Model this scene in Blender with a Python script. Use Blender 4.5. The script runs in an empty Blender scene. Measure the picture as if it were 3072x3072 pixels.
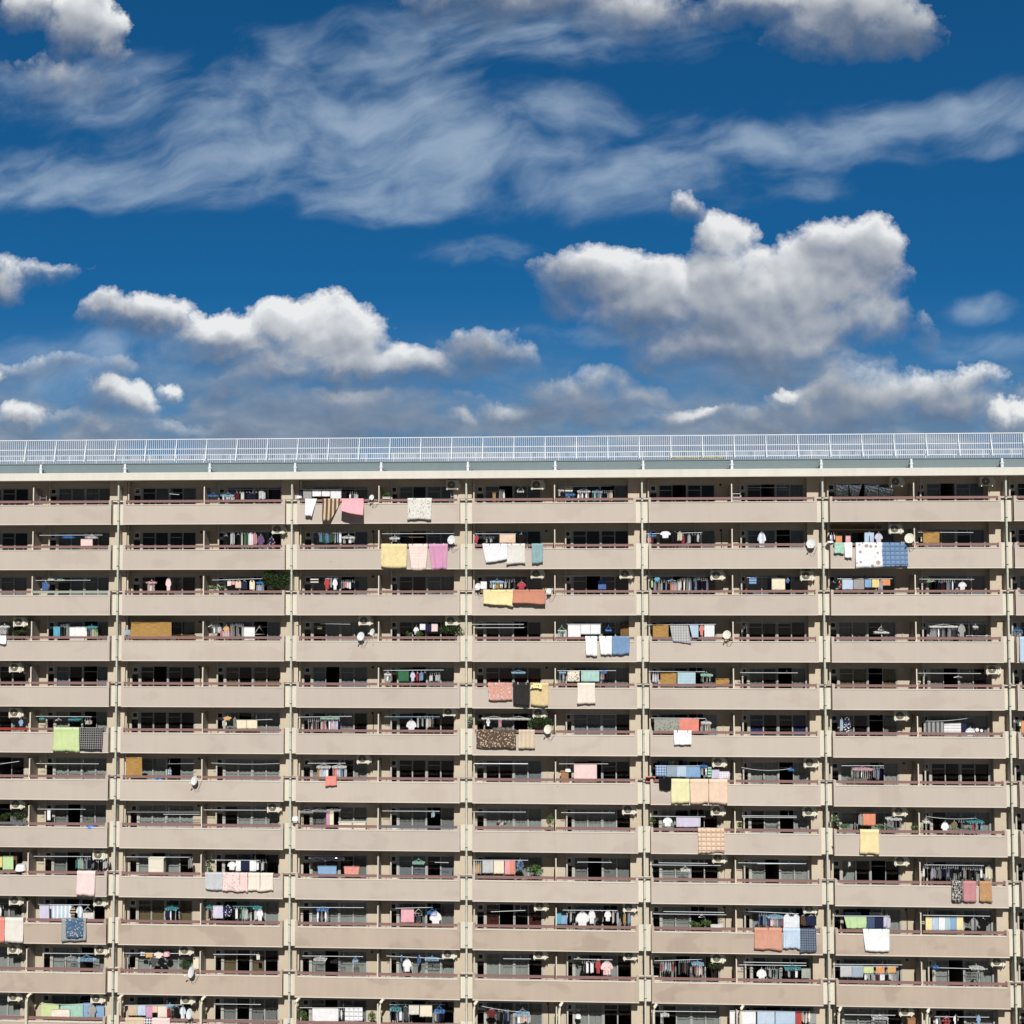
import bpy, math, random
from mathutils import Vector, Matrix
S = bpy.context.scene
COL = S.collection
RND = random.Random(11)
rad = math.radians

# ------------------------------------------------------------------ camera
SC = 0.6835
CZ = 34.0
DIST = 100.0 * SC
FPX = 3552.95
YAW, PIT, ROL = rad(-2.9628), rad(2.4377), rad(-0.1271)
cy_, sy_, cp_, sp_ = math.cos(YAW), math.sin(YAW), math.cos(PIT), math.sin(PIT)
FWD = Vector((sy_ * cp_, cy_ * cp_, sp_))
RGT0 = Vector((cy_, -sy_, 0))
UP0 = RGT0.cross(FWD)
RGT = math.cos(ROL) * RGT0 + math.sin(ROL) * UP0
UPV = -math.sin(ROL) * RGT0 + math.cos(ROL) * UP0
CAM = Vector((0, -DIST, CZ))


def ray(px, py):
    return FWD + RGT * ((px - 1536) / FPX) + UPV * ((1536 - py) / FPX)


def at(px, py, y):
    d = ray(px, py)
    return CAM + d * ((y + DIST) / d.y)


cd = bpy.data.cameras.new('camera')
cam = bpy.data.objects.new('camera', cd)
COL.objects.link(cam)
cam.matrix_world = Matrix(((RGT.x, UPV.x, -FWD.x, CAM.x), (RGT.y, UPV.y, -FWD.y, CAM.y), (RGT.z, UPV.z, -FWD.z, CAM.z), (0, 0, 0, 1)))
cd.sensor_width = 36
cd.lens = 36 * FPX / 3072
cd.clip_end = 20000
S.camera = cam

# ------------------------------------------------------------------ materials
def lin(r, g, b):
    f = lambda c: (c / 255 / 12.92) if c / 255 <= 0.04045 else ((c / 255 + 0.055) / 1.055) ** 2.4
    return (f(r), f(g), f(b), 1)


class NT:
    """small node builder"""
    def __init__(self, tree):
        self.t = tree

    def n(self, typ, ins=None, **kw):
        nd = self.t.nodes.new(typ)
        for k, v in kw.items():
            setattr(nd, k, v)
        for k, v in (ins or {}).items():
            s = nd.inputs[k]
            if isinstance(v, bpy.types.NodeSocket):
                self.t.links.new(v, s)
            else:
                s.default_value = v
        return nd

    def m(self, op, *a, clamp=False):
        nd = self.n('ShaderNodeMath', {i: v for i, v in enumerate(a)}, operation=op)
        nd.use_clamp = clamp
        return nd.outputs[0]

    def v(self, op, *a):
        nd = self.n('ShaderNodeVectorMath', {i: v for i, v in enumerate(a)}, operation=op)
        return nd.outputs['Value' if op in ('DOT_PRODUCT', 'LENGTH') else 'Vector']

    def mix(self, fac, a, b, blend='MIX'):
        nd = self.n('ShaderNodeMix', data_type='RGBA', blend_type=blend)
        for k, v in ((0, fac), (6, a), (7, b)):
            if isinstance(v, bpy.types.NodeSocket):
                self.t.links.new(v, nd.inputs[k])
            else:
                nd.inputs[k].default_value = v
        return nd.outputs[2]

    def ramp(self, fac, stops, interp='LINEAR'):
        nd = self.n('ShaderNodeValToRGB', {0: fac})
        cr = nd.color_ramp
        cr.interpolation = interp
        while len(cr.elements) < len(stops):
            cr.elements.new(0.5)
        for e, (p, c) in zip(cr.elements, stops):
            e.position = p
            e.color = c if hasattr(c, '__len__') else (c, c, c, 1)
        return nd.outputs[0]

    def rng(self, x, a, b, c=0.0, d=1.0, smooth=True):
        return self.n('ShaderNodeMapRange', {0: x, 1: a, 2: b, 3: c, 4: d}, interpolation_type='SMOOTHSTEP' if smooth else 'LINEAR').outputs[0]


def new_mat(name):
    m = bpy.data.materials.new(name)
    m.use_nodes = True
    m.node_tree.nodes.clear()
    return m, NT(m.node_tree)


def finish(nt, color, rough=0.7, metal=0.0, bump=None, bstr=0.3, spec=0.3, bdist=0.02):
    b = nt.n('ShaderNodeBsdfPrincipled', {'Base Color': color, 'Roughness': rough, 'Metallic': metal, 'Specular IOR Level': spec})
    if bump is not None:
        bp = nt.n('ShaderNodeBump', {'Height': bump, 'Strength': bstr, 'Distance': bdist})
        nt.t.links.new(bp.outputs[0], b.inputs['Normal'])
    o = nt.n('ShaderNodeOutputMaterial', {0: b.outputs[0]})
    return b


def scaled(c, k):
    return (min(1, c[0] * k), min(1, c[1] * k), min(1, c[2] * k), 1)


def mat_paint(name, c, var=0.10, streak=0.10, rough=0.75, spot=0.0, stain=None):
    """painted concrete: broad tone drift, rain streaks, specks"""
    m, nt = new_mat(name)
    pos = nt.n('ShaderNodeNewGeometry').outputs['Position']
    n1 = nt.n('ShaderNodeTexNoise', {'Vector': pos, 'Scale': 0.35, 'Detail': 5.0, 'Roughness': 0.6}).outputs[0]
    sv = nt.v('MULTIPLY', pos, (2.2, 2.2, 0.12))
    n2 = nt.n('ShaderNodeTexNoise', {'Vector': sv, 'Scale': 1.0, 'Detail': 4.0, 'Roughness': 0.65}).outputs[0]
    n3 = nt.n('ShaderNodeTexNoise', {'Vector': pos, 'Scale': 9.0, 'Detail': 3.0}).outputs[0]
    f = nt.m('ADD', nt.m('MULTIPLY', nt.m('SUBTRACT', n1, 0.5), var * 2.2), nt.m('MULTIPLY', nt.m('SUBTRACT', n2, 0.5), streak * 1.6))
    f = nt.m('ADD', f, nt.m('MULTIPLY', nt.m('SUBTRACT', n3, 0.5), 0.06))
    rnd = nt.n('ShaderNodeObjectInfo').outputs['Random']
    f = nt.m('ADD', f, nt.m('MULTIPLY_ADD', rnd, 0.07, 0.965))
    cc = nt.v('SCALE', c[:3])
    nd = cc.node
    nt.t.links.new(f, nd.inputs['Scale'])
    col = cc
    if stain:
        # blotches with a shape of their own, a cooler grey-brown
        nz = nt.n('ShaderNodeTexNoise', {'Vector': nt.v('MULTIPLY', pos, (1, 1, 1.7)), 'Scale': 0.42, 'Detail': 3.0, 'Roughness': 0.45, 'Distortion': 0.2}).outputs[0]
        k = nt.m('MULTIPLY', nt.rng(nz, 0.535, 0.62), stain)
        col = nt.mix(k, col, nt.v('MULTIPLY', col, (0.80, 0.76, 0.76)))
    if spot:
        vo = nt.n('ShaderNodeTexVoronoi', {'Vector': pos, 'Scale': 0.55}).outputs['Distance']
        k = nt.m('MULTIPLY', nt.rng(vo, 0.022, 0.014), spot)
        col = nt.mix(k, col, (0.12, 0.10, 0.09, 1))
    finish(nt, col, rough, bump=n3, bstr=0.12, bdist=0.01)
    return m


def mat_plain(name, c, rough=0.5, metal=0.0, var=0.08, spec=0.4):
    m, nt = new_mat(name)
    pos = nt.n('ShaderNodeNewGeometry').outputs['Position']
    n1 = nt.n('ShaderNodeTexNoise', {'Vector': pos, 'Scale': 3.0, 'Detail': 4.0}).outputs[0]
    f = nt.m('ADD', nt.m('MULTIPLY', nt.m('SUBTRACT', n1, 0.5), var * 2), 1.0)
    cc = nt.v('SCALE', c[:3])
    nt.t.links.new(f, cc.node.inputs['Scale'])
    finish(nt, cc, rough, metal, spec=spec)
    return m


def mat_glass():
    m, nt = new_mat('window_glass')
    tr = nt.n('ShaderNodeBsdfTransparent', {0: (0.76, 0.79, 0.78, 1)})
    gl = nt.n('ShaderNodeBsdfGlossy', {0: (0.55, 0.53, 0.50, 1), 'Roughness': 0.04})
    ge = nt.n('ShaderNodeNewGeometry')
    cs = nt.m('ABSOLUTE', nt.v('DOT_PRODUCT', ge.outputs['Normal'], ge.outputs['Incoming']))
    fr = nt.m('MULTIPLY_ADD', nt.m('POWER', nt.m('SUBTRACT', 1.0, cs), 5.0), 0.92, 0.06)
    mx = nt.n('ShaderNodeMixShader', {0: fr, 1: tr.outputs[0], 2: gl.outputs[0]})
    nt.n('ShaderNodeOutputMaterial', {0: mx.outputs[0]})
    return m


def mat_leaf(name, c1, c2):
    m, nt = new_mat(name)
    pos = nt.n('ShaderNodeNewGeometry').outputs['Position']
    n1 = nt.n('ShaderNodeTexNoise', {'Vector': pos, 'Scale': 7.0, 'Detail': 3.0}).outputs[0]
    finish(nt, nt.mix(nt.rng(n1, 0.35, 0.65), c1, c2), 0.6)
    return m


COLORS = dict(
    white=(236, 238, 242), offwhite=(226, 222, 212), cream=(238, 226, 190), palecream=(236, 222, 204), grey=(160, 160, 158), lightgrey=(196, 199, 202),
    darkgrey=(84, 84, 88), black=(26, 26, 29), navy=(34, 42, 78), blue=(64, 112, 190), skyblue=(120, 172, 222), lightblue=(176, 206, 236), teal=(52, 140, 142),
    turquoise=(46, 176, 206), aqua=(160, 205, 214), mint=(160, 218, 194), green=(34, 116, 72), lime=(196, 222, 134), palelime=(186, 224, 148), olive=(124, 112, 66),
    yellow=(240, 212, 96), gold=(226, 164, 52), paleyellow=(242, 226, 142), orange=(238, 142, 56), coral=(244, 128, 104), salmon=(238, 128, 112),
    terracotta=(206, 124, 88), red=(196, 42, 48), crimson=(196, 34, 70), darkred=(112, 30, 36), pink=(244, 160, 176), palepink=(246, 208, 204), rose=(208, 124, 132),
    orchid=(222, 140, 190), lavender=(208, 200, 232), purple=(112, 78, 128), brown=(112, 78, 54), tan=(212, 184, 142), beige=(216, 198, 172), peach=(240, 200, 164),
    straw=(206, 158, 84), denim=(104, 148, 196), butter=(240, 218, 136), mustard=(226, 198, 118), apricot=(222, 148, 116), charcoal=(54, 50, 50), citron=(232, 228, 150), coffee=(98, 76, 62), slate=(112, 128, 150), petrol=(52, 104, 150), mauve=(186, 158, 158), seafoam=(134, 178, 186), jeans=(66, 90, 128), greygreen=(156, 164, 150), bluegrey=(150, 172, 196), darkbrown=(66, 52, 46), caramel=(196, 134, 62))
NICE = dict(petrol='deep blue', denim='denim blue', butter='butter yellow', citron='pale citron', slate='slate blue', charcoal='charcoal grey', coffee='coffee brown', mustard='mustard yellow', seafoam='grey-teal', jeans='denim blue', offwhite='off-white', palecream='pale cream', lightgrey='light grey', darkgrey='dark grey', skyblue='sky blue', lightblue='light blue',
            palelime='pale green', paleyellow='pale yellow', palepink='pale pink', greygreen='grey-green', bluegrey='blue-grey', darkbrown='dark brown', darkred='dark red')
PATW = dict(plain='', sv='striped', sh='banded', check='checked', floral='floral', quilt='quilted', dots='dotted', grid='checked', mottle='mottled', rings='circle-patterned')
_fab = {}


def soften(c, k):
    g = 0.3 * c[0] + 0.55 * c[1] + 0.15 * c[2]
    return tuple(min(1, (x * 0.70 + g * 0.30) * k) for x in c[:3]) + (1,)


def fabric(spec):
    if spec in _fab:
        return _fab[spec]
    p = spec.split('/')
    c1 = soften(lin(*COLORS[p[0]]), 0.90)
    pat = p[1] if len(p) > 1 else 'plain'
    c2 = soften(lin(*COLORS[p[2]]), 0.90) if len(p) > 2 else scaled(c1, 0.82)
    m, nt = new_mat('fabric_' + spec.replace('/', '_'))
    tc = nt.n('ShaderNodeTexCoord').outputs['Object']
    sep = nt.n('ShaderNodeSeparateXYZ', {0: tc})
    x, z = sep.outputs[0], sep.outputs[2]
    wv = nt.n('ShaderNodeTexNoise', {'Vector': tc, 'Scale': 4.0, 'Detail': 3.0}).outputs[0]
    bump, bs = wv, 0.35

    def sq(coord, per, duty):
        return nt.m('LESS_THAN', nt.m('FRACT', nt.m('DIVIDE', coord, per)), duty)
    col = c1
    if pat == 'sv':
        col = nt.mix(sq(x, 0.24, 0.45), c1, c2)
    elif pat == 'sh':
        col = nt.mix(sq(z, 0.16, 0.4), c1, c2)
    elif pat == 'check':
        k = nt.m('MULTIPLY', nt.m('ADD', sq(x, 0.15, 0.5), sq(z, 0.15, 0.5)), 0.5)
        col = nt.mix(k, c1, c2)
    elif pat == 'grid':
        col = nt.mix(nt.m('MULTIPLY', nt.m('MAXIMUM', sq(x, 0.13, 0.28), sq(z, 0.13, 0.28)), 0.75), c1, c2)
    elif pat == 'floral':
        w = nt.n('ShaderNodeTexNoise', {'Vector': tc, 'Scale': 9.0}).outputs['Color']
        q = nt.v('ADD', tc, nt.v('MULTIPLY', w, (0.1, 0.1, 0.1)))
        vo = nt.n('ShaderNodeTexVoronoi', {'Vector': q, 'Scale': 8.5}).outputs['Distance']
        k2 = nt.n('ShaderNodeTexNoise', {'Vector': tc, 'Scale': 16.0, 'Detail': 1.0}).outputs[0]
        k = nt.m('MULTIPLY', nt.rng(vo, 0.42, 0.34), nt.rng(k2, 0.40, 0.50))
        col = nt.mix(k, c1, c2)
    elif pat == 'rings':
        vo = nt.n('ShaderNodeTexVoronoi', {'Vector': nt.v('MULTIPLY', tc, (1, 0.02, 1)), 'Scale': 3.4, 'Randomness': 0.7})
        sz = nt.m('MULTIPLY_ADD', nt.n('ShaderNodeSeparateColor', {0: vo.outputs['Color']}).outputs[0], 0.28, 0.16)
        col = nt.mix(nt.m('LESS_THAN', vo.outputs['Distance'], sz), c1, c2)
    elif pat == 'dots':
        vo = nt.n('ShaderNodeTexVoronoi', {'Vector': tc, 'Scale': 14.0}).outputs['Distance']
        col = nt.mix(nt.rng(vo, 0.3, 0.24), c1, c2)
    elif pat == 'quilt':
        fx = nt.m('ABSOLUTE', nt.m('SINE', nt.m('MULTIPLY', x, math.pi / 0.27)))
        fz = nt.m('ABSOLUTE', nt.m('SINE', nt.m('MULTIPLY', z, math.pi / 0.25)))
        bump = nt.m('POWER', nt.m('MINIMUM', fx, fz), 0.45)
        bs = 1.0
        col = nt.mix(nt.rng(bump, 0.35, 0.1), c1, c2)
    elif pat == 'mottle':
        k = nt.n('ShaderNodeTexNoise', {'Vector': tc, 'Scale': 11.0, 'Detail': 4.0, 'Roughness': 0.7}).outputs[0]
        col = nt.mix(nt.m('MULTIPLY', nt.rng(k, 0.42, 0.62), 0.30 if p[0] != 'black' else 0.8), c1, c2)
    f = nt.rng(wv, 0.3, 0.7, 0.96, 1.04)
    cc = nt.v('SCALE', col if isinstance(col, bpy.types.NodeSocket) else col[:3])
    nt.t.links.new(f, cc.node.inputs['Scale'])
    finish(nt, cc, 0.9, bump=bump, bstr=bs, spec=0.1, bdist=0.05 if pat == 'quilt' else 0.02)
    _fab[spec] = m
    return m


M = {}
M['parapet'] = mat_paint('parapet_paint', (0.515, 0.453, 0.398, 1), 0.06, 0.08, spot=0.75, stain=0.30)
M['parapet_low'] = mat_paint('parapet_paint_low_rows', (0.458, 0.382, 0.312, 1), 0.12, 0.12, spot=0.75, stain=0.60)  # browner base for the lower rows, with more streaks and stains
M['trim'] = mat_paint('edge_paint', (0.66, 0.60, 0.52, 1), 0.04, 0.06)
M['pilaster'] = mat_paint('pilaster_paint', (0.66, 0.615, 0.52, 1), 0.06, 0.10)
M['wall'] = mat_paint('balcony_wall_paint', (0.53, 0.46, 0.35, 1), 0.06, 0.04)
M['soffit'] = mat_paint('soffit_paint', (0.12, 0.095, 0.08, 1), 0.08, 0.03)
M['pier'] = mat_paint('pier_paint', (0.55, 0.475, 0.365, 1), 0.06, 0.04)
M['partition'] = mat_paint('partition_board', (0.36, 0.32, 0.27, 1), 0.05, 0.05)
M['floor'] = mat_paint('balcony_floor', (0.16, 0.15, 0.14, 1), 0.1, 0.02)
M['cornice'] = mat_paint('cornice_concrete', (0.66, 0.645, 0.585, 1), 0.06, 0.14)
M['roofwall'] = mat_paint('roof_wall_paint', (0.160, 0.208, 0.228, 1), 0.06, 0.08)
M['rail'] = mat_plain('handrail_paint', (0.25, 0.145, 0.135, 1), 0.45)
M['rail_red'] = mat_plain('handrail_red_paint', (0.30, 0.05, 0.04, 1), 0.4)
M['rail_green'] = mat_plain('handrail_green_paint', (0.34, 0.37, 0.31, 1), 0.5)
M['rail_grey'] = mat_plain('handrail_grey_paint', (0.14, 0.13, 0.15, 1), 0.5)
M['pipe'] = mat_paint('downpipe_pvc', (0.54, 0.56, 0.49, 1), 0.30, 0.16, rough=0.5)
M['band'] = mat_plain('pipe_band', (0.10, 0.10, 0.10, 1), 0.5, 0.4)
M['drain'] = mat_paint('drain_paint', (0.56, 0.52, 0.44, 1), 0.05, 0.05)
M['creampipe'] = mat_paint('cream_pipe_paint', (0.66, 0.62, 0.50, 1), 0.05, 0.05)
M['alu'] = mat_plain('aluminium_frame', (0.40, 0.41, 0.41, 1), 0.5, 0.0)
M['panel'] = mat_plain('grey_infill_panel', (0.62, 0.61, 0.58, 1), 0.6)
M['dark'] = mat_plain('dark_opening', (0.015, 0.015, 0.017, 1), 0.6)
M['glass'] = mat_glass()
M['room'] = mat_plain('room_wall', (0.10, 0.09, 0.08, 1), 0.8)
M['cur_grey'] = mat_plain('curtain_grey', (0.27, 0.27, 0.265, 1), 0.9)
M['cur_lace'] = mat_plain('curtain_lace', (0.40, 0.41, 0.395, 1), 0.9)
M['cur_blue'] = mat_plain('curtain_blue_grey', (0.25, 0.27, 0.31, 1), 0.9)
M['cur_brown'] = mat_plain('curtain_brown', (0.20, 0.15, 0.08, 1), 0.9)
M['cur_red'] = mat_plain('curtain_dark_red', (0.10, 0.02, 0.02, 1), 0.9)
M['cur_deepblue'] = mat_plain('curtain_deep_blue', (0.02, 0.04, 0.16, 1), 0.9)
M['white_metal'] = mat_plain('white_painted_metal', (0.68, 0.72, 0.77, 1), 0.4)
M['steel'] = mat_plain('steel_pole', (0.55, 0.57, 0.60, 1), 0.35, 0.5)
M['acbody'] = mat_plain('cream_casing', (0.70, 0.67, 0.56, 1), 0.45)
M['acgrille'] = mat_plain('fan_grille', (0.10, 0.085, 0.07, 1), 0.5)
M['dish'] = mat_plain('dish_paint', (0.66, 0.69, 0.70, 1), 0.5)
M['plastic_white'] = mat_plain('white_plastic', (0.76, 0.77, 0.76, 1), 0.4)
M['plastic_blue'] = mat_plain('blue_plastic', (0.05, 0.22, 0.60, 1), 0.4)
M['plastic_sky'] = mat_plain('light_blue_plastic', (0.30, 0.52, 0.72, 1), 0.4)
M['plastic_teal'] = mat_plain('teal_plastic', (0.06, 0.34, 0.38, 1), 0.4)
M['plastic_black'] = mat_plain('black_plastic', (0.02, 0.02, 0.025, 1), 0.4)
M['plastic_pink'] = mat_plain('pink_plastic', (0.72, 0.42, 0.46, 1), 0.4)
M['plastic_mint'] = mat_plain('mint_plastic', (0.36, 0.62, 0.50, 1), 0.4)
M['leaf'] = mat_leaf('leaves_dark', (0.015, 0.035, 0.012, 1), (0.05, 0.085, 0.02, 1))
M['leaf2'] = mat_leaf('leaves_green', (0.03, 0.08, 0.02, 1), (0.10, 0.16, 0.04, 1))
M['petal'] = mat_plain('white_petals', (0.75, 0.76, 0.72, 1), 0.8)
M['pot'] = mat_plain('terracotta_pot', (0.40, 0.17, 0.09, 1), 0.8)
M['wood'] = mat_plain('wood', (0.32, 0.17, 0.08, 1), 0.7)
M['bark'] = mat_plain('bark', (0.06, 0.045, 0.03, 1), 0.9)
M['foil'] = mat_plain('silver_foil', (0.62, 0.68, 0.70, 1), 0.22, 0.95)
M['foil_black'] = mat_plain('black_film', (0.03, 0.03, 0.035, 1), 0.15)
M['asphalt'] = mat_paint('asphalt', (0.075, 0.07, 0.065, 1), 0.2, 0.02)
M['yellowrope'] = mat_plain('yellow_hose', (0.62, 0.45, 0.06, 1), 0.5)


def mat_straw(name, c):
    m, nt = new_mat(name)
    tc = nt.n('ShaderNodeTexCoord').outputs['Object']
    z = nt.n('ShaderNodeSeparateXYZ', {0: tc}).outputs[2]
    s = nt.m('SINE', nt.m('MULTIPLY', z, 2 * math.pi / 0.03))
    n = nt.n('ShaderNodeTexNoise', {'Vector': nt.v('MULTIPLY', tc, (1, 1, 12)), 'Scale': 3.0, 'Detail': 4.0}).outputs[0]
    finish(nt, nt.mix(nt.rng(n, 0.3, 0.7), scaled(c, 0.72), scaled(c, 1.1)), 0.85, bump=s, bstr=0.4)
    return m


M['straw'] = mat_straw('bamboo_straw', (0.46, 0.27, 0.085, 1))
M['straw_dark'] = mat_straw('bamboo_straw_dark', (0.22, 0.12, 0.045, 1))

# ------------------------------------------------------------------ mesh builder
class MB:
    def __init__(self):
        self.v, self.f, self.m = [], [], []
        self.smooth = []

    def face(self, pts, mi=0, sm=False):
        i = len(self.v)
        self.v += [tuple(p) for p in pts]
        self.f.append(tuple(range(i, i + len(pts))))
        self.m.append(mi)
        self.smooth.append(sm)

    def box(self, x0, x1, y0, y1, z0, z1, mi=0, bev=0.0):
        i = len(self.v)
        self.v += [(x0, y0, z0), (x1, y0, z0), (x1, y1, z0), (x0, y1, z0), (x0, y0, z1), (x1, y0, z1), (x1, y1, z1), (x0, y1, z1)]
        for q in ((0, 3, 2, 1), (4, 5, 6, 7), (0, 1, 5, 4), (1, 2, 6, 5), (2, 3, 7, 6), (3, 0, 4, 7)):
            self.f.append(tuple(i + k for k in q))
            self.m.append(mi)
            self.smooth.append(False)
        return self

    def grid(self, rows, mi=0, sm=True, closed=False):
        """rows: list of lists of points"""
        i = len(self.v)
        nr, nc = len(rows), len(rows[0])
        for r in rows:
            self.v += [tuple(p) for p in r]
        for a in range(nr - 1):
            for b in range(nc if closed else nc - 1):
                b2 = (b + 1) % nc
                self.f.append((i + a * nc + b, i + a * nc + b2, i + (a + 1) * nc + b2, i + (a + 1) * nc + b))
                self.m.append(mi)
                self.smooth.append(sm)
        return i, nr, nc

    def tube(self, path, r, mi=0, n=8, cap=True):
        path = [Vector(p) for p in path]
        rows = []
        for k, p in enumerate(path):
            t = (path[min(k + 1, len(path) - 1)] - path[max(k - 1, 0)]).normalized()
            a = t.cross(Vector((0.31, 0.22, 0.92)))
            if a.length < 1e-3:
                a = t.cross(Vector((1, 0, 0)))
            a.normalize()
            b = t.cross(a)
            rr = r[k] if hasattr(r, '__len__') else r
            rows.append([p + (a * math.cos(2 * math.pi * j / n) + b * math.sin(2 * math.pi * j / n)) * rr for j in range(n)])
        i, nr, nc = self.grid(rows, mi, True, True)
        if cap:
            self.face(rows[0], mi)
            self.face(list(reversed(rows[-1])), mi)
        return self

    def build(self, name, mats, parent=None, loc=None):
        me = bpy.data.meshes.new(name)
        off = Vector(loc) if loc is not None else None
        vs = [tuple(Vector(p) - off) for p in self.v] if off is not None else self.v
        me.from_pydata(vs, [], self.f)
        for mt in (mats if isinstance(mats, (list, tuple)) else [mats]):
            me.materials.append(M[mt] if isinstance(mt, str) else mt)
        me.polygons.foreach_set('material_index', self.m)
        me.polygons.foreach_set('use_smooth', self.smooth)
        me.update()
        o = bpy.data.objects.new(name, me)
        COL.objects.link(o)
        if off is not None:
            o.location = off
        if parent is not None:
            o.parent = parent
        return o


def empty(name, loc=(0, 0, 0)):
    o = bpy.data.objects.new(name, None)
    o.location = loc
    o.empty_display_size = 0.2
    COL.objects.link(o)
    return o


def child(mb, name, mats, root):
    """build in world coordinates, parent under an un-rotated root"""
    o = mb.build(name, mats, None, root.location)
    o.parent = root
    o.location = (0, 0, 0)
    return o


def tag(o, label=None, cat=None, group=None, kind=None):
    if label:
        o['label'] = label
    if cat:
        o['category'] = cat
    if group:
        o['group'] = group
    if kind:
        o['kind'] = kind
    return o


# ------------------------------------------------------------------ building layout
XP = [x * SC for x in (-39.216, -24.076, -9.087, 5.798, 20.861, 35.919)]   # downpipe lines = bay boundaries
BW = (XP[-1] - XP[0]) / 5
XP = [XP[0] - BW] + XP + [XP[-1] + BW]                                     # bay b runs from XP[b] to XP[b+1]
ZF = [3.323, -0.563, -4.454, -8.358, -12.264, -16.185, -20.188, -24.213, -28.318, -32.32, -36.446, -40.53, -44.6]
ZB = [CZ + z * SC for z in ZF]                                             # parapet bottom of each row
NR = len(ZB)
PH = 1.185                                                                 # parapet height
RH = 0.25                                                                  # handrail top above coping
YW = 1.25                                                                  # balcony back wall
FL = 0.20                                                                  # floor above parapet bottom
ZCORN = at(1600, 1433.7, -0.15).z
ORD = ['first', 'second', 'third', 'fourth', 'fifth', 'sixth', 'seventh', 'eighth', 'ninth', 'tenth', 'eleventh', 'twelfth', 'thirteenth', 'fourteenth', 'fifteenth', 'sixteenth']


def soffit(j):
    return (ZCORN if j == 0 else ZB[j - 1] + 0.01)


def where(p):
    """row, bay, half of a world point on the facade"""
    j = min(range(NR), key=lambda k: abs((ZB[k] + 1.3) - p.z) if True else 0)
    b = 0
    for k in range(7):
        if XP[k] <= p.x:
            b = k
    h = 0 if p.x < (XP[b] + XP[b + 1]) / 2 else 1
    return j, b, h


def place(j, b, h):
    return f'{ORD[j]} balcony row down, {ORD[b]} bay, {"right" if h else "left"} half'


def flat_x(b, h):
    return XP[b] + h * BW / 2


bld = empty('apartment_building', (0, 0, 0))
tag(bld, 'long beige apartment block with stacked balconies and flat railed roof', 'apartment building')

XL, XR = XP[0] - 0.6, XP[-1] + 0.6
GAPW = 0.36
rail_mat = {(2, 0, 1): 'rail_green', (5, 0, 0): 'rail_red', (7, 2, 1): 'rail_grey', (7, 0, 0): 'rail_grey'}
DARK = {(1, 1, 0), (1, 3, 1), (2, 3, 1), (4, 1, 0), (5, 1, 0), (5, 4, 1), (6, 2, 1), (6, 5, 1), (6, 3, 1), (0, 4, 0), (3, 4, 1), (1, 0, 0), (0, 0, 0), (4, 0, 0), (5, 2, 1)}
CURT = {(4, 1, 1): 'cur_brown', (4, 5, 0): 'cur_brown', (4, 0, 1): 'cur_blue', (5, 4, 1): 'cur_deepblue', (4, 3, 0): 'cur_red', (9, 3, 0): 'cur_red', (9, 1, 0): 'cur_brown',
        (0, 1, 1): 'cur_blue', (1, 4, 1): 'cur_blue', (0, 4, 1): 'cur_blue', (4, 4, 1): 'cur_grey', (2, 0, 1): 'cur_blue', (5, 3, 1): 'cur_blue', (10, 1, 1): 'cur_brown'}

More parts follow.
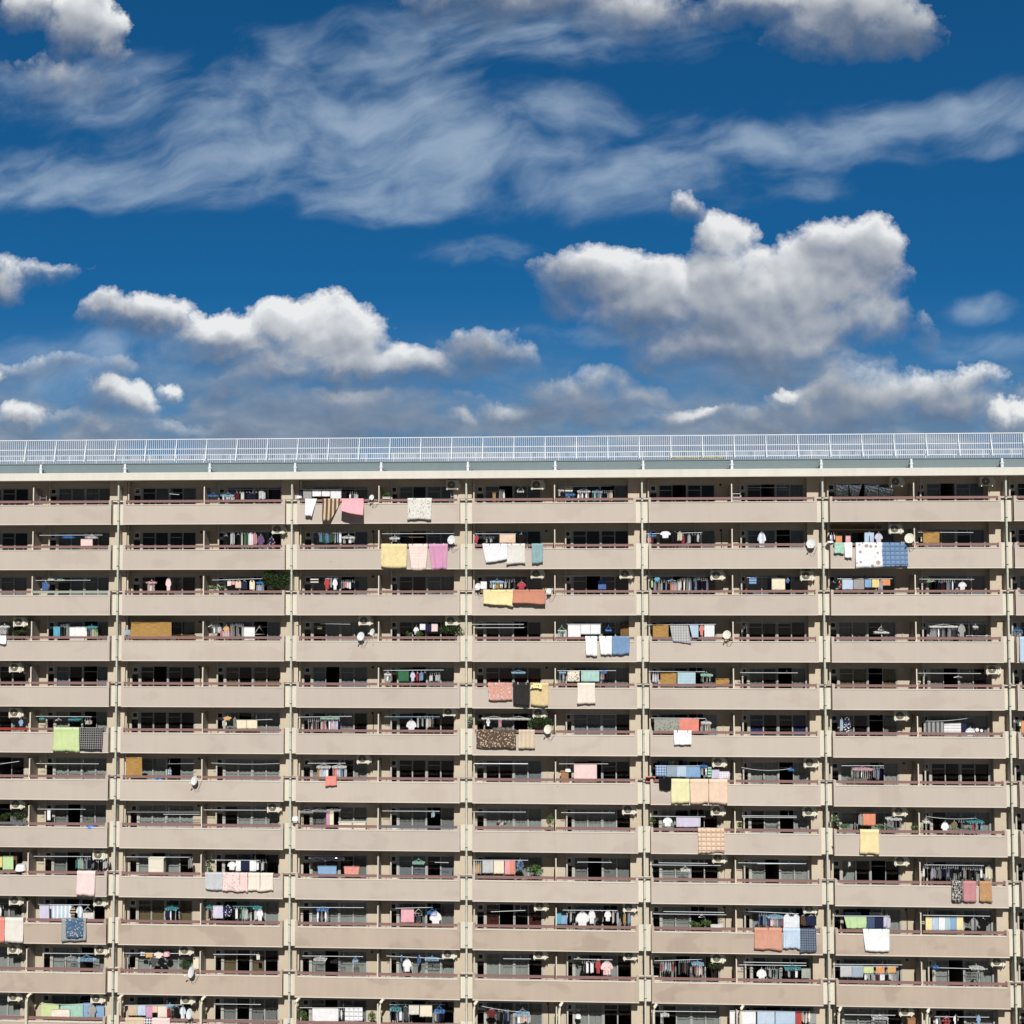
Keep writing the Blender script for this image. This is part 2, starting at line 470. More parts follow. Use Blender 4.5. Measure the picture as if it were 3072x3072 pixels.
for j in range(NR):
    zb, zc = ZB[j], ZB[j] + PH
    zs = soffit(j)
    zf = zb + FL
    # slab
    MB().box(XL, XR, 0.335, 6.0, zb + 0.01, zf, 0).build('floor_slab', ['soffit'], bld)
    # back wall with its openings
    wall = MB()
    head = zf + 2.08
    for b in range(7):
        for h in (0, 1):
            x0 = flat_x(b, h)
            x1 = x0 + BW / 2
            for a, c in ((x0, x0 + 0.50), (x0 + 0.95, x0 + 1.00), (x0 + 4.34, x1)):
                wall.box(a, c, YW, YW + 0.15, zf, zs)
            for a, c in ((x0 + 0.50, x0 + 0.95), (x0 + 1.00, x0 + 4.34)):
                wall.box(a, c, YW + 0.002, YW + 0.148, head, zs)
    # piers at the bay lines
    for b in range(8):
        wall.box(XP[b] - 0.77, XP[b] + 0.27, 0.80, YW - 0.002, zf, zs, 1)
    # rooms behind
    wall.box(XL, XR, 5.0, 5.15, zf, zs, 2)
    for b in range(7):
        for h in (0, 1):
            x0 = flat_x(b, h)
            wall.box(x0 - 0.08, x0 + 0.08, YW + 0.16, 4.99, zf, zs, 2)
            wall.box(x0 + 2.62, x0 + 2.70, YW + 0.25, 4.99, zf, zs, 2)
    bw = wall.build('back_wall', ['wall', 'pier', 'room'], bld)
    # windows
    for b in range(7):
        for h in (0, 1):
            if (b == 6 and h == 1) or j == NR - 1:
                continue
            r = random.Random(j * 101 + b * 7 + h)
            x0 = flat_x(b, h)
            xa, xb = x0 + 1.00, x0 + 4.34
            w = MB()
            ys = YW + 0.02
            # frame: head, sides, centre mullion
            w.box(xa, xb, ys, ys + 0.08, head - 0.045, head, 0)
            w.box(xa, xb, ys, ys + 0.08, zf + 0.0, zf + 0.06, 0)
            for xx in (xa, xb - 0.05):
                w.box(xx, xx + 0.05, ys + 0.003, ys + 0.077, zf + 0.06, head - 0.045, 0)
            xm = (xa + xb) / 2
            w.box(xm - 0.04, xm + 0.04, ys - 0.012, ys + 0.09, zf + 0.06, head - 0.045, 0)
            kind = 'dark' if (j, b, h) in DARK else r.choice(['cur_grey', 'cur_grey', 'cur_blue', 'cur_lace', 'cur_grey', 'cur_lace' if j > 4 else 'dark', 'cur_lace' if j > 4 else 'cur_blue'])
            if j > 4 and kind != 'dark' and r.random() < 0.55:
                kind = 'cur_lace'
            kind = CURT.get((j, b, h), kind)
            midrail = j >= 5 or r.random() < 0.4
            shut = r.random() < 0.5
            panes = [(xa + 0.05, (xa + xm) / 2), ((xa + xm) / 2, xm - 0.05), (xm + 0.05, (xm + xb) / 2), ((xm + xb) / 2, xb - 0.05)]
            open_pane = r.choice([None, None, 1, 2]) if kind != 'dark' else r.choice([1, None])
            for k, (pa, pb) in enumerate(panes):
                yo = ys + (0.012 if k % 2 == 0 else 0.044)
                zt, z0 = head - 0.045, zf + 0.06
                if k % 2 == 0:
                    w.box(pa, pb, yo, yo + 0.026, zt - 0.33, zt - 0.295, 0)
                if k == open_pane:
                    pass
                else:
                    w.box(pa, pa + 0.035, yo, yo + 0.028, z0, zt, 0)
                    w.box(pb - 0.035, pb, yo, yo + 0.028, z0, zt, 0)
                    w.box(pa + 0.035, pb - 0.035, yo + 0.002, yo + 0.026, zt - 0.04, zt, 0)
                    w.box(pa + 0.035, pb - 0.035, yo + 0.002, yo + 0.026, z0, z0 + 0.07, 0)
                    if midrail:
                        w.box(pa + 0.035, pb - 0.035, yo + 0.001, yo + 0.025, zf + 0.74, zf + 0.79, 0)
                    w.face([(pa, yo + 0.014, z0), (pb, yo + 0.014, z0), (pb, yo + 0.014, zt), (pa, yo + 0.014, zt)], 1)
                # curtains: pleated sheets behind the glass
                if kind != 'dark' and not (k == open_pane) and not (r.random() < 0.22):
                    n = max(10, int((pb - pa) / 0.028))
                    top, bot = [], []
                    fz = r.uniform(0.075, 0.11)
                    ph = r.uniform(0, 6)
                    pinch = r.uniform(0.7, 1.0) if r.random() < 0.35 else 1.0
                    for q in range(n + 1):
                        u = q / n
                        xx = pa + (pb - pa) * u
                        yy = YW + 0.165 + 0.030 * math.sin(2 * math.pi * xx / fz + ph) + 0.018 * math.sin(2 * math.pi * xx / 0.31 + ph * 2)
                        top.append((xx, yy, zt))
                        bot.append((pa + (pb - pa) * u * pinch, yy, zf + 0.03))
                    w.grid([bot, top], 2)
            w.build('window', ['alu', 'glass', kind if kind != 'dark' else 'cur_grey'], bw)
            # kitchen unit: fan panel over a narrow glazed door
            k = MB()
            ka, kb = x0 + 0.50, x0 + 0.95
            k.box(ka, kb, ys, ys + 0.07, head - 0.04, head, 0)
            k.box(ka, ka + 0.04, ys + 0.002, ys + 0.068, zf, head - 0.04, 0)
            k.box(kb - 0.04, kb, ys + 0.002, ys + 0.068, zf, head - 0.04, 0)
            zk = head - 0.46
            k.box(ka + 0.04, kb - 0.04, ys + 0.01, ys + 0.05, zk, head - 0.04, 1)
            k.box(ka + 0.11, kb - 0.11, ys - 0.01, ys + 0.008, zk + 0.12, head - 0.12, 2)
            k.box(ka + 0.04, kb - 0.04, ys + 0.004, ys + 0.06, zk - 0.05, zk - 0.002, 0)
            k.face([(ka, ys + 0.03, zf), (kb, ys + 0.03, zf), (kb, ys + 0.03, zk), (ka, ys + 0.03, zk)], 3)
            if r.random() < (0.85 if j > 4 else 0.4):
                k.box(ka + 0.04, kb - 0.04, ys + 0.02, ys + 0.028, zf, zf + r.choice([0.62, 0.75, 0.9]), 4 if j > 3 else 1)
            k.build('kitchen_window', ['alu', 'panel', 'dark', 'glass', 'acbody'], bw)
            # round vent in the wall beside the window
            if r.random() < 0.8:
                v = MB()
                cx, cz = x0 + 4.62, head - 0.05
                v.tube([(cx, YW - 0.05, cz), (cx, YW + 0.01, cz)], 0.065, 0, 12)
                if r.random() < 0.35:
                    v.tube([(cx + 0.02, YW - 0.03, cz), (cx + 0.05, YW - 0.03, cz - 0.5), (cx + 0.03, YW - 0.03, zf)], 0.022, 0, 6)
                v.build('wall_vent', ['dark' if r.random() < 0.6 else 'drain'], bw)
            # drain riser
            dx = x0 + (0.40 if h == 0 else 0.62)
            d = MB().tube([(dx, 0.72 if h == 0 else 1.0, zf), (dx, 0.72 if h == 0 else 1.0, zs - 0.01)], 0.05, 0, 10)
            d.build('drain_pipe', ['drain'], bw)
            # partition board: at the bay line behind the pilaster, at mid bay right up to the handrail
            px = x0
            p = MB()
            if h == 0:
                p.box(px - 0.03, px + 0.03, 0.505, 0.798, zf, zs - 0.36, 0)
                p.box(px - 0.04, px + 0.04, 0.42, 0.503, zb + 0.05, zs - 0.34, 1)
            else:
                p.box(px - 0.02, px + 0.02, 0.245, YW - 0.003, zf, zs - 0.40, 0)
                p.box(px - 0.032, px + 0.032, 0.17, 0.243, zf, zs - 0.38, 1)
            p.build('partition', ['partition', 'trim'], bw)
    # parapets, handrails, pilasters
    for b in range(7):
        x0, x1 = XP[b] + GAPW, XP[b + 1] - GAPW
        face_paint = 'parapet_low' if j >= 9 else 'parapet'
        p = MB()
        p.box(x0, x1, 0.0, 0.14, zb + 0.05, zc - 0.045, 0)
        p.box(x0 - 0.002, x1 + 0.002, -0.004, 0.333, zb, zb + 0.05, 1)
        p.box(x0 + 0.152, x1 - 0.152, -0.025, 0.165, zc - 0.045, zc, 1)
        for xa, xb in ((x0, x0 + 0.15), (x1 - 0.15, x1)):
            p.box(xa, xb, 0.003, 0.333, zb + 0.051, zc + RH + 0.012, 0)
        po = p.build('parapet', [face_paint, 'trim'], bld)
        xm = (XP[b] + XP[b + 1]) / 2
        for h, (a, c) in enumerate(((x0 + 0.16, xm - 0.05), (xm + 0.05, x1 - 0.16))):
            rl = MB()
            dz = random.Random(j * 31 + b * 5 + h).uniform(-0.008, 0.008)
            rl.box(a, c, 0.03, 0.11, zc + RH - 0.14 + dz, zc + RH + dz, 0)
            n = 5
            for k in range(n):
                xx = a + (c - a) * (k + 0.5) / n
                rl.box(xx - 0.018, xx + 0.018, 0.05, 0.09, zc - 0.01, zc + RH - 0.139 + dz, 0)
            rl.build('handrail', [rail_mat.get((j, b, h), 'rail')], po)
    for b in range(8):
        x = XP[b]
        p = MB()
        if j % 2 == 0:
            p.box(x - GAPW + 0.004, x + GAPW - 0.004, 0.32, 0.42, zb - 0.004, zc + RH - 0.19, 0)
            p.box(x - GAPW + 0.004, x + GAPW - 0.004, 0.25, 0.46, zc + RH - 0.11, zc + RH - 0.02, 1)
            p.box(x - GAPW + 0.004, x + GAPW - 0.004, 0.335, 0.41, zc + RH - 0.189, zc + RH - 0.111, 1)
        else:
            p.box(x - GAPW + 0.004, x + GAPW - 0.004, 0.32, 0.42, zb - 0.004, zc + RH + 0.03, 0)
        po = p.build('pilaster', ['pilaster', 'trim'], bld)
        if j % 2 == 0:
            MB().box(x - GAPW + 0.006, x + GAPW - 0.006, 0.10, 0.15, zc + RH - 0.03, zc + RH + 0.005, 0).build('tie_bar', ['rail'], po)
    # ceiling brackets for the poles, under the slab above
    for b in range(7):
        for h in (0, 1):
            if (b == 6 and h == 1) or j == NR - 1:
                continue
            x0 = flat_x(b, h)
            for dx in (0.48, 3.08):
                br = MB()
                br.tube([(x0 + dx, 0.62, zs), (x0 + dx, 0.62, zs - 0.18)], 0.012, 0, 6)
                br.tube([(x0 + dx, 0.62, zs - 0.18), (x0 + dx, 0.62, zs - 0.37), (x0 + dx, 0.56, zs - 0.40)], [0.012, 0.024, 0.020], 0, 6)
                br.build('pole_bracket', ['steel'], bw)

# lower wall, body, roof
zlow = ZB[-1]
MB().box(XL, XR, 0.5, 5.9, 0, zlow - 0.005, 0).build('ground_storey', ['wall'], bld)
MB().box(XL, XR, 5.16, 12.5, 0.0, ZCORN + 0.3, 0).build('rear_block', ['wall'], bld)
MB().box(XL - 0.25, XL - 0.001, 0.3, 12.5, 0, ZCORN + 0.3, 0).box(XR + 0.001, XR + 0.25, 0.3, 12.5, 0, ZCORN + 0.3, 0).build('end_wall', ['wall'], bld)
zct = at(1600, 1410.4, -0.15).z
c = MB()
c.box(XL - 0.3, XR + 0.3, -0.15, 12.6, ZCORN + 0.06, zct, 0)
c.box(XL - 0.3, XR + 0.3, -0.165, 6.0, ZCORN, ZCORN + 0.058, 1)
c.build('cornice', ['cornice', 'trim'], bld)
zgw = at(150, 1391.5, 1.1).z
MB().box(XL - 0.1, XR + 0.1, 1.1, 1.4, zct + 0.003, zgw - 0.05, 0).box(XL - 0.1, XR + 0.1, 1.06, 12.3, zgw - 0.048, zgw, 0).build('roof_wall', ['roofwall'], bld)
for k in range(1, 15):
    x = XP[0] + k * BW / 2 + 0.08
    s = MB()
    s.tube([(x, 0.93, zct - 0.02), (x, 0.93, zct + 0.30)], 0.085, 0, 12)
    s.tube([(x, 0.93, zct + 0.30), (x, 0.93, zct + 0.37)], 0.115, 0, 12)
    s.tube([(x, 0.93, zct + 0.37), (x, 0.93, zgw - 0.06)], 0.07, 0, 12)
    s.box(x - 0.22, x + 0.12, 0.80, 1.05, zct + 0.001, zct + 0.03, 0)
    side = 0.24 if x < 0 else -0.24
    s.box(x + side - 0.06, x + side + 0.06, 0.85, 0.98, zct + 0.001, zct + 0.12, 1)
    s.build('roof_outlet', ['white_metal', 'dark'], bld)

# downpipes
for b in range(1, 8):
    x = XP[b]
    p = MB()
    yp = 0.185
    p.tube([(x, yp, ZCORN + 0.03), (x, yp, 0.2)], 0.056, 0, 12)
    for j in range(NR):
        # sockets and joints
        z = ZB[j] - 0.30
        p.tube([(x, yp, z), (x, yp, z + 0.12)], 0.066, 0, 12)
        p.tube([(x, yp, z + 0.5), (x, yp, z + 0.56)], 0.064, 0, 12)
    po = p.build('downpipe', ['pipe'], bld)
    for j in range(NR):
        bb = MB()
        for dz in (0.20, 1.22):
            z = ZB[j] + dz
            bb.tube([(x, yp, z), (x, yp, z + 0.04)], 0.071, 0, 12)
            bb.box(x - 0.02, x + 0.02, yp + 0.05, 0.322, z + 0.006, z + 0.034, 0)
        bb.build('pipe_clamp', ['band'], po)

# cream elbow pipes of the lowest visible row
for b in range(7):
    for h in (0, 1):
        if (b, h) == (6, 1):
            continue
        x0 = flat_x(b, h) + (0.44 if h == 0 else 0.16)
        zs = soffit(11)
        path = [(x0 + 0.26, 0.30, zs - 0.05), (x0 + 0.20, 0.14, zs - 0.075), (x0 + 0.12, -0.02, zs - 0.11), (x0 + 0.05, -0.09, zs - 0.19), (x0 + 0.01, -0.115, zs - 0.32), (x0, -0.115, zs - 0.5), (x0, -0.115, ZB[11] + 0.02)]
        MB().tube(path, 0.078, 0, 12).build('elbow_pipe', ['creampipe'], bld)

# ------------------------------------------------------------------ roof railings
def roof_fence(y, z0, z1, xs, label, lean, rear=False):
    root = empty('roof_railing', (xs[0], y, z0))
    tag(root, label, 'railing', 'white railings round the flat roof')
    hgt = z1 - z0
    zm = z0 + hgt * 0.52
    for k, x in enumerate(xs):
        p = MB()
        if lean:
            p.tube([(x, y - 0.34, z0 - 0.10), (x, y - 0.30, z0 + 0.05), (x, y - 0.05, z0 + hgt * 0.70), (x, y - 0.03, z0 + hgt * 0.76), (x, y - 0.03, z1)], 0.036, 0, 8)
        else:
            p.tube([(x, y, z0 - 0.1), (x, y, z1)], 0.035, 0, 8)
        child(p, 'post', ['white_metal'], root)
        if k == len(xs) - 1:
            break
        x2 = xs[k + 1]
        q = MB()
        q.box(x, x2, y - 0.03, y + 0.03, z1 - 0.05, z1, 0)
        if not rear:
            q.box(x, x2, y - 0.02, y + 0.02, zm - 0.02, zm + 0.02, 0)
        q.box(x, x2, y - 0.022, y + 0.022, z0, z0 + 0.045, 0)
        n = int(round((x2 - x) / 0.122))
        for i in range(1, n):
            xx = x + (x2 - x) * i / n
            q.box(xx - 0.0105, xx + 0.0105, y - 0.0105, y + 0.014, z0 + 0.046, z1 - 0.051, 0)
        child(q, 'railing_panel', ['white_metal'], root)


ya = 1.55
xa, xb = at(80.1, 1330, ya).x, at(3068.7, 1305, ya).x
st = (xb - xa) / 32
zr0, zr1 = at(150, 1383, ya).z, at(150, 1320, ya).z
roof_fence(ya, zr0, zr1, [xa + st * k for k in range(-3, 36)], 'tall white baluster railing along the front edge of the flat roof', True)
roof_fence(ya + 8.8, zr0, zr1 - 0.12, [xa - 3 + st * k for k in range(-3, 40)], 'white railing on the far side of the roof, seen through the front one', False, True)
h = MB()
pts = []
for k in range(40):
    x = at(2010, 1375, 2.2).x + k * (at(2170, 1375, 2.2).x - at(2010, 1375, 2.2).x) / 39
    pts.append((x, 2.2 + 0.05 * math.sin(k * 0.8), zr0 - 0.02 + 0.03 * math.sin(k * 0.6)))
h.tube(pts, 0.035, 0, 6)
tag(h.build('safety_rope', ['yellowrope']), 'yellow rope lying behind the roof railing', 'rope')

# ------------------------------------------------------------------ ground
g = MB()
g.face([(-4000, -4000, 0), (4000, -4000, 0), (4000, 4000, 0), (-4000, 4000, 0)])
tag(g.build('ground', ['asphalt']), kind='structure')

# ------------------------------------------------------------------ things on the balconies
def where(p):
    j = next((k for k in range(NR) if ZB[k] - 0.12 <= p.z), NR - 1)
    b = max([k for k in range(7) if XP[k] <= p.x] or [0])
    return j, b, (0 if p.x < (XP[b] + XP[b + 1]) / 2 else 1)


THINGS = []   # (object, base label, x, z)


def thing(o, base, cat, group, p, jbh=None):
    j, b, h = jbh or where(p)
    o['category'] = cat
    o['group'] = group
    THINGS.append((o, base, place(j, b, h), p.x, p.z))
    return o


def cname(spec):
    q = spec.split('/')
    n = NICE.get(q[0], q[0])
    if len(q) > 1 and PATW[q[1]]:
        if len(q) > 2:
            n2 = NICE.get(q[2], q[2])
            return f'{n} and {n2} {PATW[q[1]]}' if q[1] in ('sv', 'sh', 'check') else f'{PATW[q[1]]} {n}'
        return f'{PATW[q[1]]} {n}'
    return n


def prof_rect(u):
    return 0.0, 1.0


def prof_shirt(u):
    a = abs(u - 0.5)
    top = 0.04 if a < 0.08 else (0.0 if a < 0.12 else (a - 0.12) * 0.62 + max(0, a - 0.36) * 1.1)
    bot = 1.0 if a <= 0.29 else 0.62 - (a - 0.29) * 0.35
    return top, bot


def prof_vest(u):
    a = abs(u - 0.5)
    return (0.16 if a < 0.16 else (0.0 if a < 0.30 else (a - 0.3) * 0.9)), 1.0 - 0.04 * (1 - a)


def prof_pants(u):
    a = abs(u - 0.5)
    return 0.0, (0.34 if a < 0.045 else 1.0)


def prof_side(u):
    return 0.10 * abs(u - 0.4) * 2, 1.0 - 0.10 * math.sin(u * 5.1) ** 2


US = [0, 0.07, 0.14, 0.205, 0.215, 0.3, 0.37, 0.40, 0.45, 0.457, 0.5, 0.543, 0.55, 0.60, 0.63, 0.7, 0.785, 0.795, 0.86, 0.93, 1.0]


def cloth(tl, tr, bl, br, spec, name, prof=prof_rect, thick=0.012, amp=0.012, waves=3.0, flare=0.0, seed=0, over=False, curl=0.0, path=None):
    """tl,tr,bl,br: world corner points; a two-sided sheet with folds; over=True wraps the top over the handrail"""
    r = random.Random(seed)
    us = US if prof is not prof_rect else [k / 22 for k in range(23)]
    nv = 10
    p1, p2 = r.uniform(0, 6), r.uniform(0, 6)
    w2 = waves * r.uniform(1.6, 2.4)
    front = []
    base = tl.y
    rows = []
    if over:
        for (dy, dz) in ((0.20, -0.30), (0.20, 0.00), (0.16, 0.022), (0.06, 0.028)):
            rows.append([Vector((tl.x + (tr.x - tl.x) * u, base + dy, tl.z + (tr.z - tl.z) * u + dz + 0.004 * math.sin(9 * u + p1))) for u in us])
    for i in range(nv + 1):
        v = i / nv
        row = []
        for u in us:
            t, b = prof(u)
            vv = t + (b - t) * v
            P = (tl * (1 - u) + tr * u) * (1 - vv) + (bl * (1 - u) + br * u) * vv
            f = amp * (math.sin(2 * math.pi * waves * u + p1) + 0.6 * math.sin(2 * math.pi * w2 * u + p2)) * (0.25 + 0.75 * vv)
            f += 0.35 * amp * math.sin(7 * vv + 5 * u + p2)
            P = P + Vector((0, f - flare * vv ** 1.4, (0.005 * math.sin(11 * u + p1) + 0.004 * math.sin(23 * u + p2)) * (vv > 0.6) * (1 if prof is not prof_pants else 0.3)))
            if over:
                P.y -= thick * 0.7 * math.exp(-(vv / 0.07) ** 2)
                P.z += (0.03 * math.sin(3.1 * u + p1) + 0.015 * math.sin(7.7 * u + p2)) * vv ** 3
                P.x += 0.018 * math.sin(4 * vv + p2) * (1 if u > 0.5 else -1) * vv
                if i == 0:
                    P.z += 0.012
            row.append(P)
        rows.append(row)
    m = MB()
    nr, nc = len(rows), len(us)
    fi, _, _ = m.grid(rows)
    back = [[P + Vector((0, thick * (0.5 if (k < 4 and over) else 1), -thick * (1.0 if over and k < 4 else 0))) for P in row] for k, row in enumerate(rows)]
    bi, _, _ = m.grid([list(reversed(q)) for q in back])
    # rim
    def fid(a, c): return fi + a * nc + c
    def bid(a, c): return bi + a * nc + (nc - 1 - c)
    for a in range(nr - 1):
        for c in (0, nc - 1):
            q = (fid(a, c), bid(a, c), bid(a + 1, c), fid(a + 1, c))
            m.f.append(q if c == 0 else q[::-1])
            m.m.append(0)
            m.smooth.append(False)
    for a in (0, nr - 1):
        for c in range(nc - 1):
            m.f.append((fid(a, c), fid(a, c + 1), bid(a, c + 1), bid(a, c)))
            m.m.append(0)
            m.smooth.append(False)
    o = m.build(name, [fabric(spec)], None, (tl + tr) / 2)
    return o


def hook(o, top, h=0.10, w=0.0):
    """hanger under a garment: a part of the thing that hangs"""
    m = MB()
    m.tube([(0, 0.01, h + 0.02), (0.015, 0.01, h), (0, 0.01, 0.03), (0, 0.01, 0.0)], 0.006, 0, 5)
    if w:
        m.tube([(-w / 2, 0.006, -0.06), (0, 0.006, 0.01), (w / 2, 0.006, -0.06)], 0.008, 0, 5)
    c = m.build('hanger', ['white_metal'], o)
    return c


YPOLE = 0.58
SEED = [1]


def nseed():
    SEED[0] += 1
    return SEED[0]


def pegs(o, w, z, y, spec, n=2):
    r = random.Random(nseed())
    for k in range(n):
        x = -w / 2 + w * (k + 0.5) / n + r.uniform(-0.05, 0.05)
        m = MB().box(x - 0.016, x + 0.016, y - 0.03, y + 0.012, z - 0.09, z + 0.035, 0)
        m.build('peg', [spec], o)


def do_tw(T, x0, y0, x1, y1, spec, noun='towel', y=YPOLE, dl=0, dr=0, amp=0.010, waves=2.5, cat=None, base=None, flare=0.0, thick=0.03, **kw):
    y = float(y)
    tl, tr = T(x0, y0, y), T(x1, y0, y)
    bl, br = T(x0 + float(kw.get('xl', 0)), y1 + float(dl), y), T(x1 + float(kw.get('xr', 0)), y1 + float(dr), y)
    tr = T(x1, y0 + float(kw.get('tr', 0)), y)
    o = cloth(tl, tr, bl, br, spec, noun.replace('-', '_'), prof_rect, float(thick), float(amp), float(waves), float(flare), nseed())
    mid = (tl + br) / 2
    thing(o, f'{cname(spec)} {noun.replace("_", " ")} on the pole', cat or noun.replace('_', ' '), 'laundry hung out on the balconies', mid)
    return o


def do_dr(T, x0, x1, yb, spec, noun='futon', dl=0, dr=0, xl=0, xr=0, flare=0.10, amp=0.015, waves=2.0, thick=0.035, npeg=0, lift=0, **kw):
    """sheet over the handrail: hangs down the front of the parapet"""
    yb = float(yb)
    pb = T((x0 + x1) / 2, yb, -0.05)
    j, b, h = where(Vector((pb.x, 0, pb.z + 0.35)))
    zt = ZB[j] + PH + RH + 0.012 + float(kw.get('rise', 0))
    yf = -0.045 - float(lift)
    d0 = T(x0, yb, yf)
    d1 = T(x1, yb, yf)
    tl, tr = Vector((d0.x, yf, zt)), Vector((d1.x, yf, zt))
    fl = float(flare)
    ybt = yf - fl
    q0, q1 = T(x0 + float(xl), yb + float(dl), ybt), T(x1 + float(xr), yb + float(dr), ybt)
    bl, br = Vector((q0.x, yf, q0.z)), Vector((q1.x, yf, q1.z))
    o = cloth(tl, tr, bl, br, spec, noun.replace('-', '_'), prof_rect, float(thick), float(amp), float(waves), fl, nseed(), over=True)
    thing(o, f'{cname(spec)} {noun.replace("_", " ")} draped over the handrail', noun.replace('_', ' '), 'bedding aired over the handrails', (tl + br) / 2, (j, b, h))
    n = int(npeg)
    if n:
        pegs(o, (tr - tl).length, 0.03, -0.005, 'plastic_black' if kw.get('pc') is None else kw['pc'], n)
    return o


def garment(T, x0, y0, x1, y1, spec, prof, noun, y, full=0.46, hang=True, seed=None):
    s = nseed()
    r = random.Random(s)
    tl, tr, bl, br = T(x0, y0, y), T(x1, y0, y), T(x0, y1, y), T(x1, y1, y)
    w = (tr - tl).length
    if prof is prof_side and w < full:
        d = math.sqrt(full * full - w * w) * r.choice((-1, 1)) * 0.5
        for P, s_ in ((tl, -1), (tr, 1), (bl, -1), (br, 1)):
            P.y += d * s_ * 0.7
    o = cloth(tl, tr, bl, br, spec, noun.replace(' ', '_').replace('-', '_'), prof, 0.035 if prof is prof_side else 0.022, 0.014, r.uniform(1.2, 2.6), 0.0, s)
    if hang:
        hook(o, None, 0.09, min(w, 0.34) * 0.7)
    return o, (tl + br) / 2


def do_ts(T, x0, y0, x1, y1, spec, noun='t-shirt', y=YPOLE - 0.03, prof='shirt', **kw):
    pr = dict(shirt=prof_shirt, vest=prof_vest, pants=prof_pants, side=prof_side)[prof]
    o, p = garment(T, x0, y0, x1, y1, spec, pr, noun, float(y))
    thing(o, f'{cname(spec)} {noun.replace("_", " ")} on the pole', noun.replace('_', ' '), 'laundry hung out on the balconies', p)
    return o


def do_sh(T, x0, y0, x1, y1, spec, noun='garment', y=YPOLE - 0.05, **kw):
    o, p = garment(T, x0, y0, x1, y1, spec, prof_side, noun, float(y))
    thing(o, f'{cname(spec)} {noun.replace("_", " ")} on the pole', noun.replace('_', ' '), 'laundry hung out on the balconies', p)
    return o


def do_run(T, x0, x1, y0, y1, *specs, **kw):
    """a packed row of garments hung one behind the other"""
    y = float(kw.get('y', YPOLE - 0.06))
    r = random.Random(nseed())
    n = len(specs)
    st = (x1 - x0) / n
    for k, sp in enumerate(specs):
        a = x0 + st * k + r.uniform(-0.08, 0.08) * st
        b = a + st * r.uniform(0.78, 0.98)
        ya = y0 + r.uniform(0, 0.10) * (y1 - y0)
        yb = y1 - (r.uniform(0, 0.30) ** 1.5) * (y1 - y0)
        o, p = garment(T, a, ya, b, yb, sp, prof_side if r.random() < 0.75 else (prof_vest if r.random() < 0.5 else prof_shirt), kw.get('noun', 'garment'), y + r.uniform(-0.05, 0.05), hang=True)
        thing(o, f'{cname(sp)} {kw.get("noun", "garment")} on the pole', kw.get('noun', 'garment'), 'laundry hung out on the balconies', p)


def do_po(T, x0, y0, x1, y1, mat='white_metal', y=YPOLE, r=0.014, **kw):
    y = float(y)
    a, b = T(x0, y0, y), T(x1, y1, y)
    mid = (a + b) / 2
    j, bb, h = where(mid)
    root = empty('drying_pole', mid)
    child(MB().tube([a, b], float(r), 0, 8), 'rod', [mat], root)
    zs = soffit(j) - 0.40
    xf = flat_x(bb, h)
    for dx in (0.48, 3.08):
        x = xf + dx
        if min(a.x, b.x) - 0.05 < x < max(a.x, b.x) + 0.05 and zs > mid.z + 0.04:
            t = (x - a.x) / (b.x - a.x)
            z = a.z + (b.z - a.z) * t
            if zs > z:
                child(MB().tube([(x, y, zs), (x, y - 0.035, z + 0.05), (x, y - 0.03, z - 0.03), (x, y + 0.02, z - 0.028)], 0.008, 0, 5), 'hook', ['steel'], root)
    nm = dict(white_metal='white', steel='steel', plastic_teal='teal', plastic_black='dark', plastic_sky='pale blue', wood='wooden').get(mat, 'white')
    thing(root, f'{nm} drying pole slung from the ceiling', 'drying pole', 'drying poles', mid)


def do_ln(T, x0, y0, x1, y1, sag=12, y=YPOLE, **kw):
    y = float(y)
    pts = []
    for k in range(13):
        u = k / 12
        pts.append(T(x0 + (x1 - x0) * u, y0 + (y1 - y0) * u + float(sag) * 4 * u * (1 - u), y))
    o = MB().tube(pts, 0.011, 0, 6).build('clothes_line', ['white_metal'], None, pts[6])
    thing(o, 'slack white clothes line', 'clothes line', 'clothes lines', pts[6])


PNAME = dict(plastic_white='white', plastic_blue='blue', plastic_sky='light blue', plastic_teal='teal', plastic_black='black', plastic_pink='pink', plastic_mint='mint green', steel='grey')


